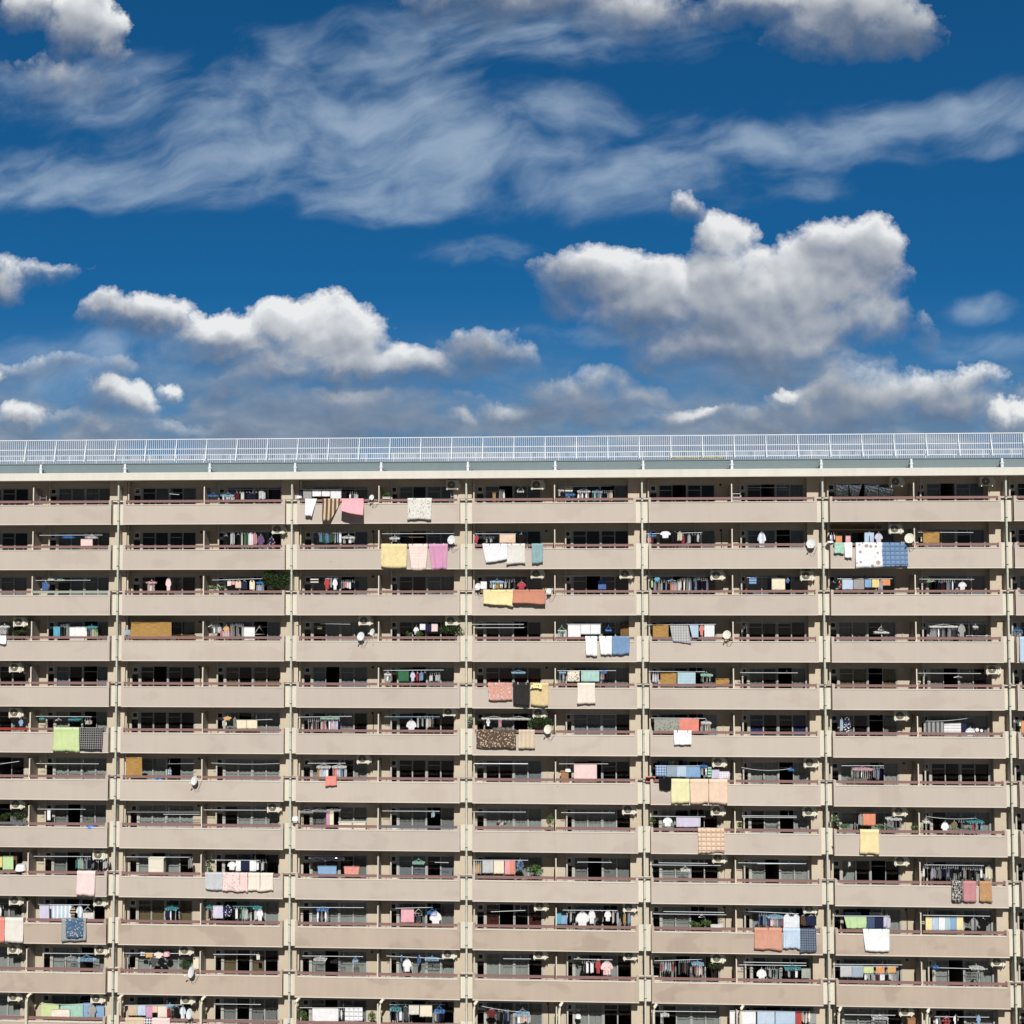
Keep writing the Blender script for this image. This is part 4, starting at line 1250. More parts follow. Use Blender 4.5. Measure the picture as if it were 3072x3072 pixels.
def load(table):
    for line in table.strip().splitlines():
        line = line.split('#')[0].strip()
        if not line:
            continue
        tk = line.split()
        vw, kind = tk[0], tk[1]
        ox, oy, sc = VIEW[vw]
        args, kw = [], {}
        for t in tk[2:]:
            if '=' in t:
                k, v = t.split('=')
                kw[k] = v.replace('~', ' ') if num(v) is None else (num(v))
            else:
                args.append(num(t) if num(t) is not None else t)
        T = lambda x, y, d, ox=ox, oy=oy, sc=sc: at(ox + x / sc, oy + y / sc, d)
        DO[kind](T, *args, **kw)
TABLE = '''
a rk 258 410 300 470
a ph 1345 428 1400 448 plastic_blue
a ph 1425 430 1510 446 plastic_sky
a run 1430 1505 448 475 white grey white lightblue white
a run 1515 1660 420 476 darkred black white black navy navy black
a sh 1670 412 1705 470 lightgrey
a hg 865 395 895 412
a po 1090 433 1155 438
a po 1350 405 1830 402 steel
a ph 410 700 475 715 plastic_blue
a ph 555 702 625 715
a po 255 700 660 698
a tw 520 722 596 790 palepink towel y=0.14
a po 1420 672 1720 672
a sh 1435 700 1475 772 black
a sh 1480 680 1515 765 lightgrey/sv/grey shirt
a sh 1522 690 1545 782 black
a sh 1548 682 1568 780 white
a sh 1571 685 1584 770 lime
a sh 1584 682 1600 770 green
a sh 1603 680 1630 784 white
a sh 1633 682 1650 765 pink
a ts 1655 700 1703 780 purple blouse
a ts 1725 715 1772 788 navy/floral/pink blouse
a ac 1742 638 1840 692
b tw 108 405 128 462 navy towel
b tw 128 405 182 466 grey towel
b tw 187 405 243 450 white towel
b tw 247 405 300 450 white towel
b tw 303 402 373 466 white/mottle/lavender sheet
b tw 375 405 410 466 black towel
b run 425 478 430 470 white darkgrey white white
b po 100 403 560 402
b tub 82 446 122 461 plastic_white y=0.05
b dr 140 215 575 white trousers xl=-2 xr=-33 flare=0.2
b dr 250 380 606 brown/sv/tan blanket xr=-78 dr=-6 flare=0.22 thick=0.03
b dr 378 516 566 pink/mottle/salmon blanket xl=-14 dl=-22 dr=4 flare=0.62 thick=0.02
b di 568 456 19
b pl 638 414 686 452 lumps=2 size=0.06 base=bushy~bright~green~plant~in~a~cream~trough
b bx 640 452 688 470 acbody y=0.03 noun=planter~box desc=small~cream depth=0.16 toz=0
b dr 800 956 600 offwhite/floral/greygreen futon npeg=2 pc=plastic_teal xr=-6
b ac 1050 345 1128 406
b rk 1080 405 1096 460
b ac 1597 343 1675 406
b ph 1505 385 1550 420
b bx 1348 425 1368 487 wood y=0.3 noun=board desc=tall~tan depth=0.04
b run 1390 1428 415 485 offwhite grey offwhite y=0.5
c ph 632 400 672 415
c run 636 670 415 452 white black navy
c tw 678 392 725 418 cream cushion thick=0.1
c ph 678 420 742 440 plastic_blue
c run 680 740 440 466 blue lightblue navy blue
c ph 755 400 840 420
c run 757 832 422 486 white beige white darkgrey white cream
c ph 850 410 915 424 plastic_sky
c run 850 985 420 484 teal white teal white white navy black black beige white tan
c po 640 388 980 382
b run 222 374 682 755 brown skyblue green blue skyblue green olive white lightblue white
b po 190 682 465 682
b ph 380 700 460 716
b run 385 460 716 754 grey black white grey
b po 635 690 1100 688
b ph 685 708 750 722
b run 690 748 722 745 black grey white navy
b po 808 712 905 712 wood
b dr 630 797 908 butter/floral/mustard futon npeg=2 pc=plastic_pink xl=-3 xr=-2
b dr 806 930 922 palepink/sh/palecream quilt xl=18 xr=-10 flare=0.12 npeg=2
b dr 935 1060 922 orchid blanket xl=22 xr=-8 amp=0.03 npeg=2 pc=plastic_white
b di 1082 728 30
b po 1235 690 1500 690
b ts 1230 700 1258 748 crimson
b ph 1285 700 1365 720 plastic_black
b run 1288 1362 718 750 black white navy white black
b tw 1393 690 1495 750 peach towel
b ts 1502 690 1562 750 black
b dr 1282 1445 872 white/mottle/lavender futon dl=12 dr=-20 xl=22 npeg=2
b dr 1447 1557 884 offwhite/mottle/lightgrey futon xl=-8 npeg=2
b dr 1600 1674 880 seafoam/mottle/teal towel thick=0.03
c ph 1205 690 1262 703 plastic_blue
c run 1206 1246 705 757 pink white crimson
c ts 1290 670 1356 718 white
c ts 1360 675 1400 752 black trousers prof=pants
c sh 1402 675 1430 737 cream shirt
c sh 1425 700 1447 776 crimson shirt
c run 1470 1560 690 755 white black black white darkgrey
c po 1200 690 1560 682
d ts 216 680 270 778 white/sv/lightblue shirt
d di 560 753 31
d rk 55 410 103 460
d po 150 393 410 392
d foil 722 373 800 450
d foil 803 372 888 452 xl=20 xr=-22
d foil 905 375 995 450 xl=14
d foil 1000 388 1090 448
d ac 1072 325 1152 386
d ac 1655 322 1732 384
d ac 1060 630 1150 690
d mt 668 640 1010 684 straw_dark y=0.95
d po 665 664 1020 664
d run 670 715 690 745 black white black
d tw 683 697 715 727 white towel
d tw 720 702 760 750 orange towel
d tw 783 702 815 748 pink towel
d ts 905 680 966 750 lightblue trousers prof=pants
d ts 970 685 1022 752 lavender t-shirt
d dr 712 774 815 mint/mottle/green towel thick=0.02
d dr 776 828 848 white towel thick=0.02 xl=3
d dr 850 1022 908 white/rings/mauve futon npeg=2
d dr 1020 1184 903 denim/quilt/blue futon npeg=2 xr=3
d di 1195 718 33 tone=acbody
d mt 1283 680 1388 748 y=0.35
d po 1250 680 1605 682
d tub 660 736 706 748 plastic_white y=0.05
e0 po 320 125 820 123
e0 ph 440 108 490 120
e0 ph 525 112 580 124 plastic_mint
e0 sh 392 135 430 218 blue jacket
e0 ph 1330 130 1415 148 plastic_pink
e0 run 1345 1396 150 250 palepink white palepink
e0 ts 1500 105 1550 222 palepink shirt
e1 pl 40 165 120 212 fl=petal lumps=3 y=0.2
e1 pl 125 168 202 212 fl=petal lumps=3 y=0.2
e1 po 80 122 540 108
e1 ts 218 125 250 176 palecream vest prof=vest
e1 ts 252 128 286 166 pink vest prof=vest
e1 ts 290 125 342 197 peach dress prof=vest
e1 ts 345 128 398 212 navy dungarees prof=vest
e1 ts 418 122 466 212 cream dress prof=vest
e1 ph 483 128 545 150 plastic_blue
e1 run 485 545 158 245 lightblue white bluegrey lightblue
e1 pl 540 32 680 215 mat=leaf lumps=7 size=0.045 n=2600 y=0.3 base=big~dark~green~bush~filling~the~balcony~corner
e1 pl 650 45 795 215 mat=leaf lumps=6 size=0.045 n=2000 y=0.36 base=tall~dark~green~bush~reaching~behind~the~downpipe
e1 po 915 92 1355 90
e1 tw 970 95 1043 153 darkbrown/sh/offwhite towel
e1 ts 1093 108 1147 207 red
e1 sh 1147 108 1168 192 white shirt
e1 ts 1170 108 1215 212 white
e1 run 1245 1376 132 205 white offwhite pink palepink white black navy
e1 hg 1110 78 1220 110
e2 di 645 180 33 y=-0.18
e2 tw 670 132 726 205 white towel
e2 ph 755 125 880 142 plastic_sky
e2 run 755 870 145 205 cream lightblue white aqua yellow gold gold offwhite white
e2 run 888 985 130 205 white black white black black darkgrey
e2 ts 998 138 1082 208 crimson
e2 po 620 82 1085 80 steel
e2 ac 1122 30 1240 108
e2 di 1288 222 28
e2 dr 694 966 345 butter/mottle/paleyellow futon dl=-6 dr=18 amp=0.025 waves=3 npeg=2 flare=0.14
e2 dr 964 1256 334 terracotta blanket amp=0.016 waves=3.5 npeg=1 flare=0.26 xl=-6
e2 po 1375 85 1860 82
e2 tw 1735 122 1806 208 blue towel y=1.0
e2 ac 1925 35 2048 110
e0 ph 0 530 80 548
e0 run 0 80 545 625 white black white grey white
e0 ac 105 460 245 544
e0 pl 110 555 245 630 mat=leaf lumps=4
e0 dr -20 54 700 white towel
e0 tw 484 540 543 634 turquoise towel
e0 run 546 628 535 660 black white black white green white grey
e0 tw 630 545 682 668 white sheet
e0 tw 683 543 735 668 white sheet
e0 tw 736 543 786 668 white sheet
e0 ph 780 535 880 552 plastic_teal
e0 run 790 876 556 660 darkgrey white greygreen white lime
e0 mt 1190 505 1552 662 y=0.16 xl=-20
e0 mt 1590 620 1772 668 straw_dark y=0.16
e0 tw 1130 570 1180 622 bluegrey towel y=0.4
e1 hg 42 520 105 545
e1 run 70 155 540 608 lightblue white grey white
e1 ts 178 538 236 600 gold blouse
e1 run 160 240 575 660 pink palepink white pink
e1 run 242 366 528 660 offwhite palepink grey white black grey white black white offwhite
e1 tw 370 545 466 668 white sheet
e1 hg 458 535 556 612
e1 po 835 503 1350 503
e1 po 1060 516 1330 522 steel r=0.014
e1 tw 1035 540 1075 564 paleyellow cloth y=0.9
e1 ac 1400 450 1525 532
e1 di 1425 630 40
e1 di 1528 592 33 y=0.1 az=-40
e1 pl 1830 580 1892 645
e1 pl 1915 570 1990 640 lumps=3
e1 hg 35 -20 60 -10
e2 tw 119 517 169 574 white towel
e2 tw 172 517 223 591 navy towel
e2 tw 225 517 281 589 palepink towel
e2 ac 345 445 470 534
e2 pl 305 528 520 625 mat=leaf lumps=6 n=900
e2 ts 62 545 110 618 white blouse
e2 po 585 522 1060 522
e2 po 610 553 1065 553
e2 ph 1370 540 1440 585 plastic_mint
e2 run 1372 1440 588 640 white lightblue grey white
e2 tw 1460 522 1576 650 white sheet
e2 tw 1578 522 1663 614 white towel
e2 tw 1665 522 1756 614 white towel
e2 po 1450 521 1760 521
e2 ph 1800 540 1855 582 plastic_blue
e2 dr 1617 1727 806 white sheet xl=12 xr=-2 npeg=1 thick=0.03
e2 dr 1742 1860 802 white sheet xl=14 xr=0 npeg=1 thick=0.03
e3 dr 17 180 795 denim/mottle/skyblue futon xr=-1
e3 mt 95 510 180 640 straw_dark y=0.9
e3 po 320 527 960 522
e3 mt 388 527 530 662 y=0.15
e3 tw 541 525 708 690 grey/check/lightgrey blanket y=-0.06 xl=28 dl=-12 xr=28 dr=12
e3 tw 718 525 802 650 lightblue towel y=-0.06 dl=-5 dr=-5 xl=28 xr=-2
e3 ts 808 528 856 625 salmon
e3 tw 855 525 946 640 white/mottle/mint towel y=0.14
e3 di 1058 616 40 tone=acbody
e3 po 1145 508 1630 512
e3 ph 1195 525 1250 545 plastic_black
e3 run 1198 1250 550 600 darkgrey black grey
e3 po 350 948 860 952
e3 run 383 446 965 1060 white white white
e3 mt 458 965 603 1088 y=0.15
e3 tw 612 950 775 1092 aqua/sh/lightblue blanket y=0.14
e3 ph 820 965 930 985 plastic_mint
e3 run 822 930 985 1050 green white black white black white black
e3 mt 958 1015 1076 1092 y=0.15
e3 po 1178 960 1700 962
e3 po 320 85 880 85
e3 run 355 390 122 200 green palelime
e3 ts 398 95 456 135 turquoise
e3 run 398 500 135 246 lavender black offwhite white black
e3 run 500 620 135 246 bluegrey navy orange palepink white offwhite
e3 hg 520 110 600 130 plastic_sky
e3 run 620 740 118 246 white cream black white black cream white bluegrey
e3 run 755 886 112 246 navy lightblue navy black navy black navy lavender
e3 ac 905 35 1035 122
e3 po 1240 100 1630 92 steel
e3 tw 1260 90 1326 157 skyblue/sh/blue towel
e3 tw 1465 106 1586 212 cream/mottle/palecream blanket
e3 ts 1590 108 1628 150 blue
e3 ac 1722 38 1845 128
e4 po 240 110 740 110
e4 ts 173 138 240 207 black
e4 sh 248 115 288 207 darkred/floral/white blouse
e4 tw 287 112 383 209 lightblue/mottle/white towel
e4 tw 387 112 485 209 grey/mottle/rose towel
e4 tw 490 112 551 190 skyblue towel
e4 tw 556 112 621 190 yellow towel
e4 sh 622 125 648 217 lavender shirt
e4 tw 640 112 720 172 orange towel
e4 run 585 655 205 250 white grey white
e4 po 985 113 1480 115
e4 sh 1060 118 1085 145 palelime towel
e4 hg 1090 118 1130 135
e4 run 1155 1312 128 240 navy blue darkred black white grey blue white darkbrown
e4 ts 1338 138 1412 212 white/mottle/brown
e4 sh 1445 120 1462 205 rose scarf
e4 ph 575 580 705 600
e4 hg 610 535 665 570
e4 po 1050 517 1600 517
e4 ph 1075 530 1330 545
e4 run 1090 1216 555 672 white grey white lightgrey white darkgrey white grey
e4 run 1250 1326 555 662 white grey white darkgrey offwhite
e4 ts 1335 522 1402 640 grey
e4 run 1475 1516 560 612 black darkgrey black
e4 ph 1470 530 1515 550
e4 po 1405 625 1640 628
e4 dr 1898 2010 868 lightblue blanket
e4 ph 1840 555 1910 580 plastic_blue
e4 run 1840 1925 590 640 bluegrey black white navy
e4 po 975 965 1540 968
e4 hg 1295 985 1375 1003
e4 ac 1590 895 1715 978
e4 sh 1020 975 1040 1050 lime scarf
e0 ac 80 875 195 958
e1 ph 1640 955 1700 980
e1 run 1642 1702 985 1040 lightgrey white grey
e1 tw 1765 940 1862 1040 green towel
e1 po 1632 940 1930 938
e2 ts 32 953 78 1040 lavender
e2 sh 82 958 110 1040 red shirt
e2 sh 118 955 146 1038 skyblue shirt
e2 sh 150 955 180 1040 black shirt
e2 run 205 302 975 1045 white white black white offwhite
e2 po 20 938 335 936
e2 ph 950 945 1075 962 plastic_sky
e2 dr 735 958 1213 apricot/floral/lavender blanket npeg=2 pc=plastic_blue xl=6 amp=0.016 dr=-8
e2 dr 964 1116 1262 charcoal/mottle/black futon npeg=2 pc=plastic_white thick=0.05
e2 dr 1122 1286 1262 mustard/floral/tan futon npeg=2 thick=0.07 xr=-2
e2 dr 1124 1224 1106 paleyellow/floral/olive pillow lift=0.09 thick=0.06
e2 po 1365 942 1895 942
e2 ph 1380 940 1440 962 plastic_sky
e2 run 1382 1445 965 1038 skyblue black white navy
e2 tw 1455 940 1566 1042 palecream/floral/olive towel
e2 tw 1580 940 1745 1042 mint/sv/aqua sheet
e2 ph 1755 945 1812 958 plastic_blue
e2 run 1757 1812 960 1038 white pink black
e2 dr 1547 1706 1240 palecream/mottle/palepink futon xr=3
f0 ac 70 45 200 130
f0 ts 168 148 212 208 skyblue
f0 po 325 118 830 122
f0 ph 360 125 400 145 plastic_teal
f0 hg 500 132 560 155
f0 ph 628 128 728 150 plastic_teal
f0 run 762 826 152 196 tan white beige
f0 dr 486 715 436 lime futon xl=-10 dr=2 waves=4 amp=0.025 npeg=2 pc=plastic_sky thick=0.06
f0 dr 714 930 428 black/grid/grey blanket waves=1.5 xr=-8 dr=-4 npeg=2 thick=0.05
f0 po 0 550 175 525
f0 po 330 545 895 548
f0 mt 1140 490 1285 655 y=0.14
f0 tub 1410 672 1500 690 plastic_blue y=0.3
f0 sh 1515 595 1560 658 blue/check/white cloth
f0 di 1757 700 42 az=-30
f0 po 1520 548 1760 545 steel r=0.012
f0 ac 92 895 205 958
f0 pl 0 985 100 1070 mat=leaf lumps=4
f0 pl 120 980 245 1070 mat=leaf lumps=4
f0 po 340 958 775 960
f0 tw 428 965 456 1062 white towel
f0 tub 780 1098 890 1118 plastic_blue y=0.3
f0 po 1150 985 1810 985 steel r=0.015
f0 po 1480 1005 1810 1005
f1 ts 178 118 256 155 gold blouse
f1 sh 178 150 205 210 offwhite
f1 tw 298 148 391 230 cream towel
f1 tw 393 148 488 230 cream towel
f1 sh 265 135 302 228 grey/floral/navy blouse
f1 po 480 150 625 146
f1 po 850 125 1345 118
f1 ph 1065 122 1230 138 plastic_mint
f1 run 945 1240 150 262 white black white darkgrey pink white black white rose white black white pink lightblue white lavender navy
f1 po 1640 122 2140 122 plastic_sky
f2 ts -3 152 88 265 white/mottle/black
f2 run 90 245 130 228 white black offwhite black white beige darkgrey
f2 ac 322 50 448 118
f1 ln 70 540 690 545 sag=8
f1 po 945 543 1290 543
f1 ph 1030 550 1155 580
f1 run 1035 1152 582 692 gold white white lightblue white black
f1 ph 1170 555 1295 580
f1 run 1176 1296 582 692 pink orange lavender lightgrey skyblue black white
f1 dr 1106 1206 745 salmon towel
f1 ac 1380 468 1515 548
f1 po 0 965 570 968
f1 ac 568 905 700 988
f1 ph 880 958 1000 985 steel
f1 ph 990 955 1120 975 steel
f1 ph 1120 955 1245 970 steel
f1 tw 1113 972 1140 1128 orchid towel
f1 tw 1143 972 1180 1125 cream towel
f1 tub 800 1025 865 1058 plastic_white y=0.05
f1 bx 1225 1075 1345 1110 acbody y=0.5 noun=planter~box desc=long~cream depth=0.2
f1 bx 1352 1075 1468 1110 acbody y=0.5 noun=planter~box desc=long~cream depth=0.2
f1 po 1620 975 2140 978
f2 sh 226 985 252 1035 aqua cloth
f2 po 560 95 1130 98 plastic_black
f2 pl 553 115 600 212 lumps=3 fl=petal
f2 ph 680 125 900 140
f2 ph 900 125 1125 142
f2 tw 710 138 782 225 black towel y=0.7
f2 ts 720 140 756 208 white blouse
f2 sh 832 140 858 225 pink scarf
f2 ac 1135 50 1265 132
f2 pl 1100 115 1330 222 mat=leaf lumps=8 n=1100
f2 dr 630 992 408 coffee/floral/tan blanket waves=3 thick=0.03
f2 dr 1015 1161 408 tan/sv/beige futon thick=0.06
f2 di 1277 236 42 tone=acbody az=-28
f2 po 1425 98 1900 102
f2 po 610 546 1098 548 r=0.03
f2 po 1380 548 1825 548
f2 tw 1515 545 1723 714 palepink sheet y=0.14
f2 bx 1397 616 1466 702 wood y=0.5 noun=storage~box desc=brown depth=0.3
f2 tub 1430 595 1490 617 plastic_white y=0.6
f2 po 590 982 1080 985
f2 pl 1260 1010 1340 1108 lumps=5 y=0.2
f2 run 815 945 1075 1105 darkred offwhite darkred grey y=0.3
f2 po 1400 990 1885 992
f3 po 370 133 865 137
f3 tw 400 135 627 262 greygreen/floral/olive sheet
f3 tw 626 133 806 265 coral sheet amp=0.02
f3 ph 825 160 916 180
f3 run 822 916 178 280 white grey cream white cream
f3 dr 578 740 380 white/mottle/lavender futon xl=4 npeg=2
f3 run 430 690 515 570 navy blue blue lightblue white rose navy blue y=0.9
f3 po 410 566 870 566
f3 tw 413 562 508 662 lightblue/check/blue towel
f3 tw 512 566 606 668 bluegrey/mottle/teal towel
f3 tw 606 566 690 668 lightblue/mottle/lightgrey towel
f3 tw 686 568 820 674 skyblue towel
f3 ph 815 555 880 570 plastic_blue
f3 run 830 878 578 658 white black white
f3 tw 885 575 920 675 mint/sh/green towel
f3 tw 922 600 990 684 lavender/mottle/bluegrey sheet
f3 tw 990 615 1082 684 lavender/check/white sheet
f3 ac 928 495 1045 578
f3 dr 445 555 778 black towel dr=6 thick=0.02
f3 dr 558 722 906 citron/mottle/palecream blanket xl=-3 amp=0.018
f3 dr 727 893 906 peach/mottle/palecream futon
f3 dr 899 1066 910 peach/mottle/palecream futon
f3 dr 325 412 672 coral towel rise=0.12
f3 ln 1190 580 1640 590 sag=22
f3 ph 1612 585 1665 606 plastic_blue
f3 ac 1765 505 1868 583
f3 po 370 1022 865 1028
f3 pl 360 1030 416 1092 lumps=3 y=0.2
f3 ts 478 1033 566 1118 white
f3 tw 600 1030 820 1122 lavender sheet
f3 ac 918 935 1030 1018
f3 dr 797 1036 1353 peach/quilt/tan futon thick=0.09 npeg=2 xl=6 flare=0.06
f3 ac 105 925 235 1008
f3 po 1195 1018 1690 1022
f3 po 1195 1030 1690 1036
f3 ac 1738 945 1875 1024
f3 pl 1155 1060 1212 1125 lumps=3
f4 ts 296 130 362 292 navy/floral/white shirt
f4 sh 262 140 298 258 lightblue
f4 ac 750 80 885 158
f4 ln 1045 160 1480 125 sag=12
f4 tw 1040 165 1205 296 grey/sv/darkgrey blanket y=0.14 xl=-8
f4 tw 1207 184 1362 298 white/sh/lightgrey blanket y=0.14 tr=-8
f4 tw 1365 175 1412 272 navy towel
f4 ts 1403 222 1487 302 white/sh/lightblue t-shirt
f4 tw 1490 215 1572 262 black/rings/white towel
f4 tw 1908 155 1990 290 orange towel y=0.1
f4 run 1845 1905 160 240 white black green white
f4 po 280 565 660 565
f4 ph 380 580 565 600 plastic_pink
f4 run 366 470 596 685 greygreen grey aqua palepink black white
f4 run 470 560 600 692 white palepink white beige grey
f4 run 560 668 576 700 navy white black white blue navy blue red
f4 po 210 988 705 990 plastic_sky
f4 tw 470 988 588 1108 orange/sv/salmon towel
f4 sh 440 1005 470 1110 lightgrey
f4 ph 680 1035 820 1048
f4 run 685 815 1055 1132 black white black white darkgrey white black white
f4 pl 180 1005 262 1112 lumps=5 fl=petal y=0.15
f4 pl 245 1095 362 1135 lumps=5 y=0.2
f4 pl 590 1095 690 1138 lumps=4 y=0.2
f4 pl 905 1108 975 1138 lumps=3 y=0.2
f4 ac 755 950 857 1024
f4 dr 450 622 1366 butter/mottle/cream futon thick=0.06
f4 ln 1055 1025 1500 1040 sag=14
f4 ph 1015 1035 1080 1078
f4 ts 1182 1075 1252 1178 white
f4 ts 1268 1072 1332 1142 olive
f4 run 1335 1400 1065 1142 black darkgrey black
f4 ph 1410 1040 1565 1075 plastic_teal
f4 run 1440 1560 1082 1148 white red navy white black skyblue
g0 tw 20 117 96 217 palelime towel y=0.2
g0 tw 98 117 124 185 brown towel
g0 tw -10 120 16 200 yellow towel
g0 tub 112 178 190 218 plastic_white y=0.1
g0 ac 660 80 772 143
g0 po 245 118 660 120
g0 run 555 660 132 218 teal mint grey offwhite grey navy
g0 run 688 802 150 222 black white black black white black navy
g0 dr 556 690 402 palepink/mottle/white blanket xl=-4 xr=-10
g0 po 915 122 1370 125
g0 bx 1075 132 1185 228 acbody y=0.35 noun=cabinet desc=cream~roofed depth=0.4
g0 run 1370 1400 132 215 grey lightgrey
g0 po 1535 145 1880 148
g0 ts 1648 156 1712 220 white
g0 tw 1708 147 1744 228 white towel
g0 tw 1745 150 1808 225 navy towel
g0 tw 1809 147 1856 228 white towel
g0 run 1858 1935 155 225 white black white black
g0 pl 1483 145 1542 228 lumps=3 fl=petal
g0 dr 1484 1612 362 lightgrey/mottle/bluegrey blanket
g0 dr 1612 1736 372 palepink/floral/mauve blanket amp=0.02 thick=0.02
g0 dr 1738 1792 378 palepink/mottle/pink blanket
g0 dr 1797 1882 371 palecream blanket
g1 dr 50 142 370 palecream blanket
g0 ac 65 415 155 472
g0 run -5 30 485 560 white black
g0 dr -40 30 740 coral/mottle/salmon blanket
g0 dr 32 166 745 offwhite/mottle/cream futon
g0 tw 286 468 355 600 lavender towel y=0.15
g0 tw 360 470 520 572 lightblue/sv/white sheet
g0 ts 505 485 550 565 darkbrown/sh/tan shirt
g0 ts 552 478 602 566 lightblue/sv/white shirt
g0 hg 605 478 668 515
g0 tw 598 525 680 575 offwhite/mottle/grey towel
g0 po 280 468 650 470
g0 ac 668 420 775 481
g0 dr 445 622 734 grey/mottle/bluegrey blanket thick=0.03
g0 dr 474 600 708 petrol/floral/tan rug lift=0.06 thick=0.03
g0 ph 1200 482 1290 500 plastic_teal
g0 run 1195 1282 502 604 navy navy white black white
g0 ph 1495 475 1540 490 plastic_teal
g0 run 1500 1542 500 582 cream darkbrown palepink
g0 tw 1543 475 1616 570 lavender/mottle/white towel
g0 ts 1614 475 1688 558 navy/floral/lavender blouse
g0 run 1688 1792 492 582 black white black teal mint white
g0 ph 1835 478 1895 495 plastic_teal
g0 run 1830 1862 500 585 black white
g0 ts 1860 498 1906 588 white
g0 po 1685 480 1895 482 plastic_teal
g0 ac 45 765 152 827
g0 ac 678 775 783 832
g0 po 310 820 680 825
g0 ph 565 836 690 870 plastic_sky
g0 ph 480 845 545 860 steel
g0 po 905 820 1300 822
g0 tw 1015 812 1048 840 white/check/navy cloth
g0 tw 1055 818 1106 852 gold cloth
g0 ts 1114 812 1182 858 palecream
g0 tub 1183 812 1232 838 plastic_pink y=0.55
g0 ts 1085 850 1145 918 darkgrey
g0 ts 1145 850 1198 922 black
g0 run 905 948 838 935 darkgrey jeans jeans
g0 ac 1300 782 1385 834
g0 pl 1285 862 1395 938 lumps=6 mat=leaf
g0 ph 1310 838 1420 855 plastic_black
g0 tw 1400 852 1440 938 cream cushion y=0.4 thick=0.12
g0 di 1383 958 40 az=-42
g0 po 1545 828 1870 830
g0 ts 1858 828 1882 870 offwhite vest prof=vest
g0 ac 45 1120 155 1170
g0 tw 298 1180 426 1290 lime sheet tr=12
g0 tw 373 1226 505 1292 palecream sheet y=0.45
g0 tw 438 1196 602 1290 mint/mottle/green sheet tr=-12
g0 tw 605 1180 660 1290 skyblue sheet
g0 tw 696 1200 754 1290 skyblue sheet
g0 ts 630 1195 700 1288 grey shirt y=0.45
g0 ln 290 1185 755 1182 sag=8
g0 ac 655 1125 748 1184
g0 po 905 1198 1330 1195
g0 tw 928 1197 993 1274 tan towel
g0 tw 995 1197 1056 1274 lightblue/mottle/white towel
g0 tw 1058 1200 1103 1290 orchid/mottle/lavender towel
g0 tw 1104 1200 1141 1252 peach/mottle/orange towel
g0 tw 1143 1200 1214 1288 palecream/mottle/beige towel
g0 ph 1205 1188 1255 1206 plastic_sky
g0 run 1216 1254 1215 1292 red white rose
g0 sh 1256 1205 1300 1294 black
g0 ts 1302 1208 1346 1298 white/sv/lightblue shirt
g0 ac 1308 1135 1398 1192
g0 di 1370 1260 38 az=-38
g0 dr 905 1040 1400 tan/mottle/palecream blanket
g0 dr 1040 1098 1400 white/check/darkbrown blanket
g0 dr 1099 1230 1400 palepink/mottle/pink blanket
g0 po 1550 1188 1890 1192
g1 po 345 112 720 115
g1 foil 400 116 660 154 foil_black y=0.55
g1 tw 465 187 604 272 skyblue sheet y=0.35 xl=8 xr=-6
g1 tw 655 190 770 272 salmon/mottle/palepink sheet y=0.35 xl=8 xr=-14
g1 ph 1155 140 1240 168 plastic_mint
g1 po 1315 162 1415 164
g1 run 1608 1656 158 250 white gold white
g1 tw 1660 145 1740 242 lightgrey/mottle/grey towel
g1 tw 1743 145 1816 246 cream/mottle/palecream towel
g1 tw 1822 145 1858 252 pink/mottle/salmon towel
g1 tw 1858 145 1898 252 salmon/mottle/gold towel
g1 po 1590 146 1990 147
g2 ts 88 148 152 228 black/mottle/skyblue
g2 pl 165 182 292 256 lumps=5 size=0.08 n=320
g1 po 335 488 800 490
g1 ph 462 480 545 505 plastic_blue
g1 run 460 546 506 612 white navy white black white lavender
g1 po 1030 495 1300 488
g1 tw 1070 500 1164 600 pink/mottle/palepink towel
g1 run 1166 1232 540 600 black darkgrey black
g1 hg 1165 492 1230 530
g1 ph 1262 500 1330 530 plastic_blue
g1 ts 1278 518 1364 628 white/mottle/lightgrey
g1 po 355 840 795 845
g1 ph 440 850 530 868
g1 ph 560 862 655 885 plastic_black
g1 ph 720 850 758 880 plastic_sky
g1 po 965 840 1400 862
g1 ts 1082 862 1146 958 white shirt
g1 sh 1064 835 1082 888 skyblue
g1 sh 1190 838 1212 898 blue shirt
g1 ph 1245 845 1345 866 plastic_sky
g1 ac 1375 812 1455 862
g1 po 335 1215 790 1215
g1 tw 427 1215 617 1316 white/mottle/offwhite sheet y=0.15
g1 run 618 662 1222 1314 darkgrey white black
g1 tw 664 1217 791 1316 white/quilt/lightgrey sheet y=0.15
g1 pl 330 1228 396 1316 lumps=4
g1 pl 832 1238 890 1316 lumps=3
g1 ph 990 1195 1070 1228 plastic_teal
g1 run 990 1076 1230 1320 navy black jeans jeans white
g1 sh 1085 1205 1122 1318 darkgrey shirt
g1 tw 1126 1195 1201 1267 offwhite/mottle/greygreen towel
g1 tw 1206 1195 1295 1282 cream/mottle/palecream towel
g1 ph 1310 1205 1386 1245 plastic_blue
g1 run 1310 1386 1245 1322 white darkgrey navy black
g1 po 985 1192 1390 1192
g2 po 535 160 785 162
g2 po 1060 180 1575 185
g2 po 1125 165 1480 170
g2 ph 1285 190 1350 222
g2 ac 1515 108 1610 168
g2 po 1700 165 2195 172
g2 po -90 520 160 510
g2 ac 228 455 312 514
g2 po 430 508 825 512
g2 tw 384 530 420 612 turquoise towel
g2 tw 420 545 462 612 skyblue towel
g2 run 468 524 515 612 black white black black
g2 ts 524 520 622 645 white/mottle/lightgrey shirt
g2 ts 615 508 668 610 white/mottle/grey shirt
g2 ts 678 512 732 584 black
g2 ts 732 512 782 590 white/mottle/palepink shirt
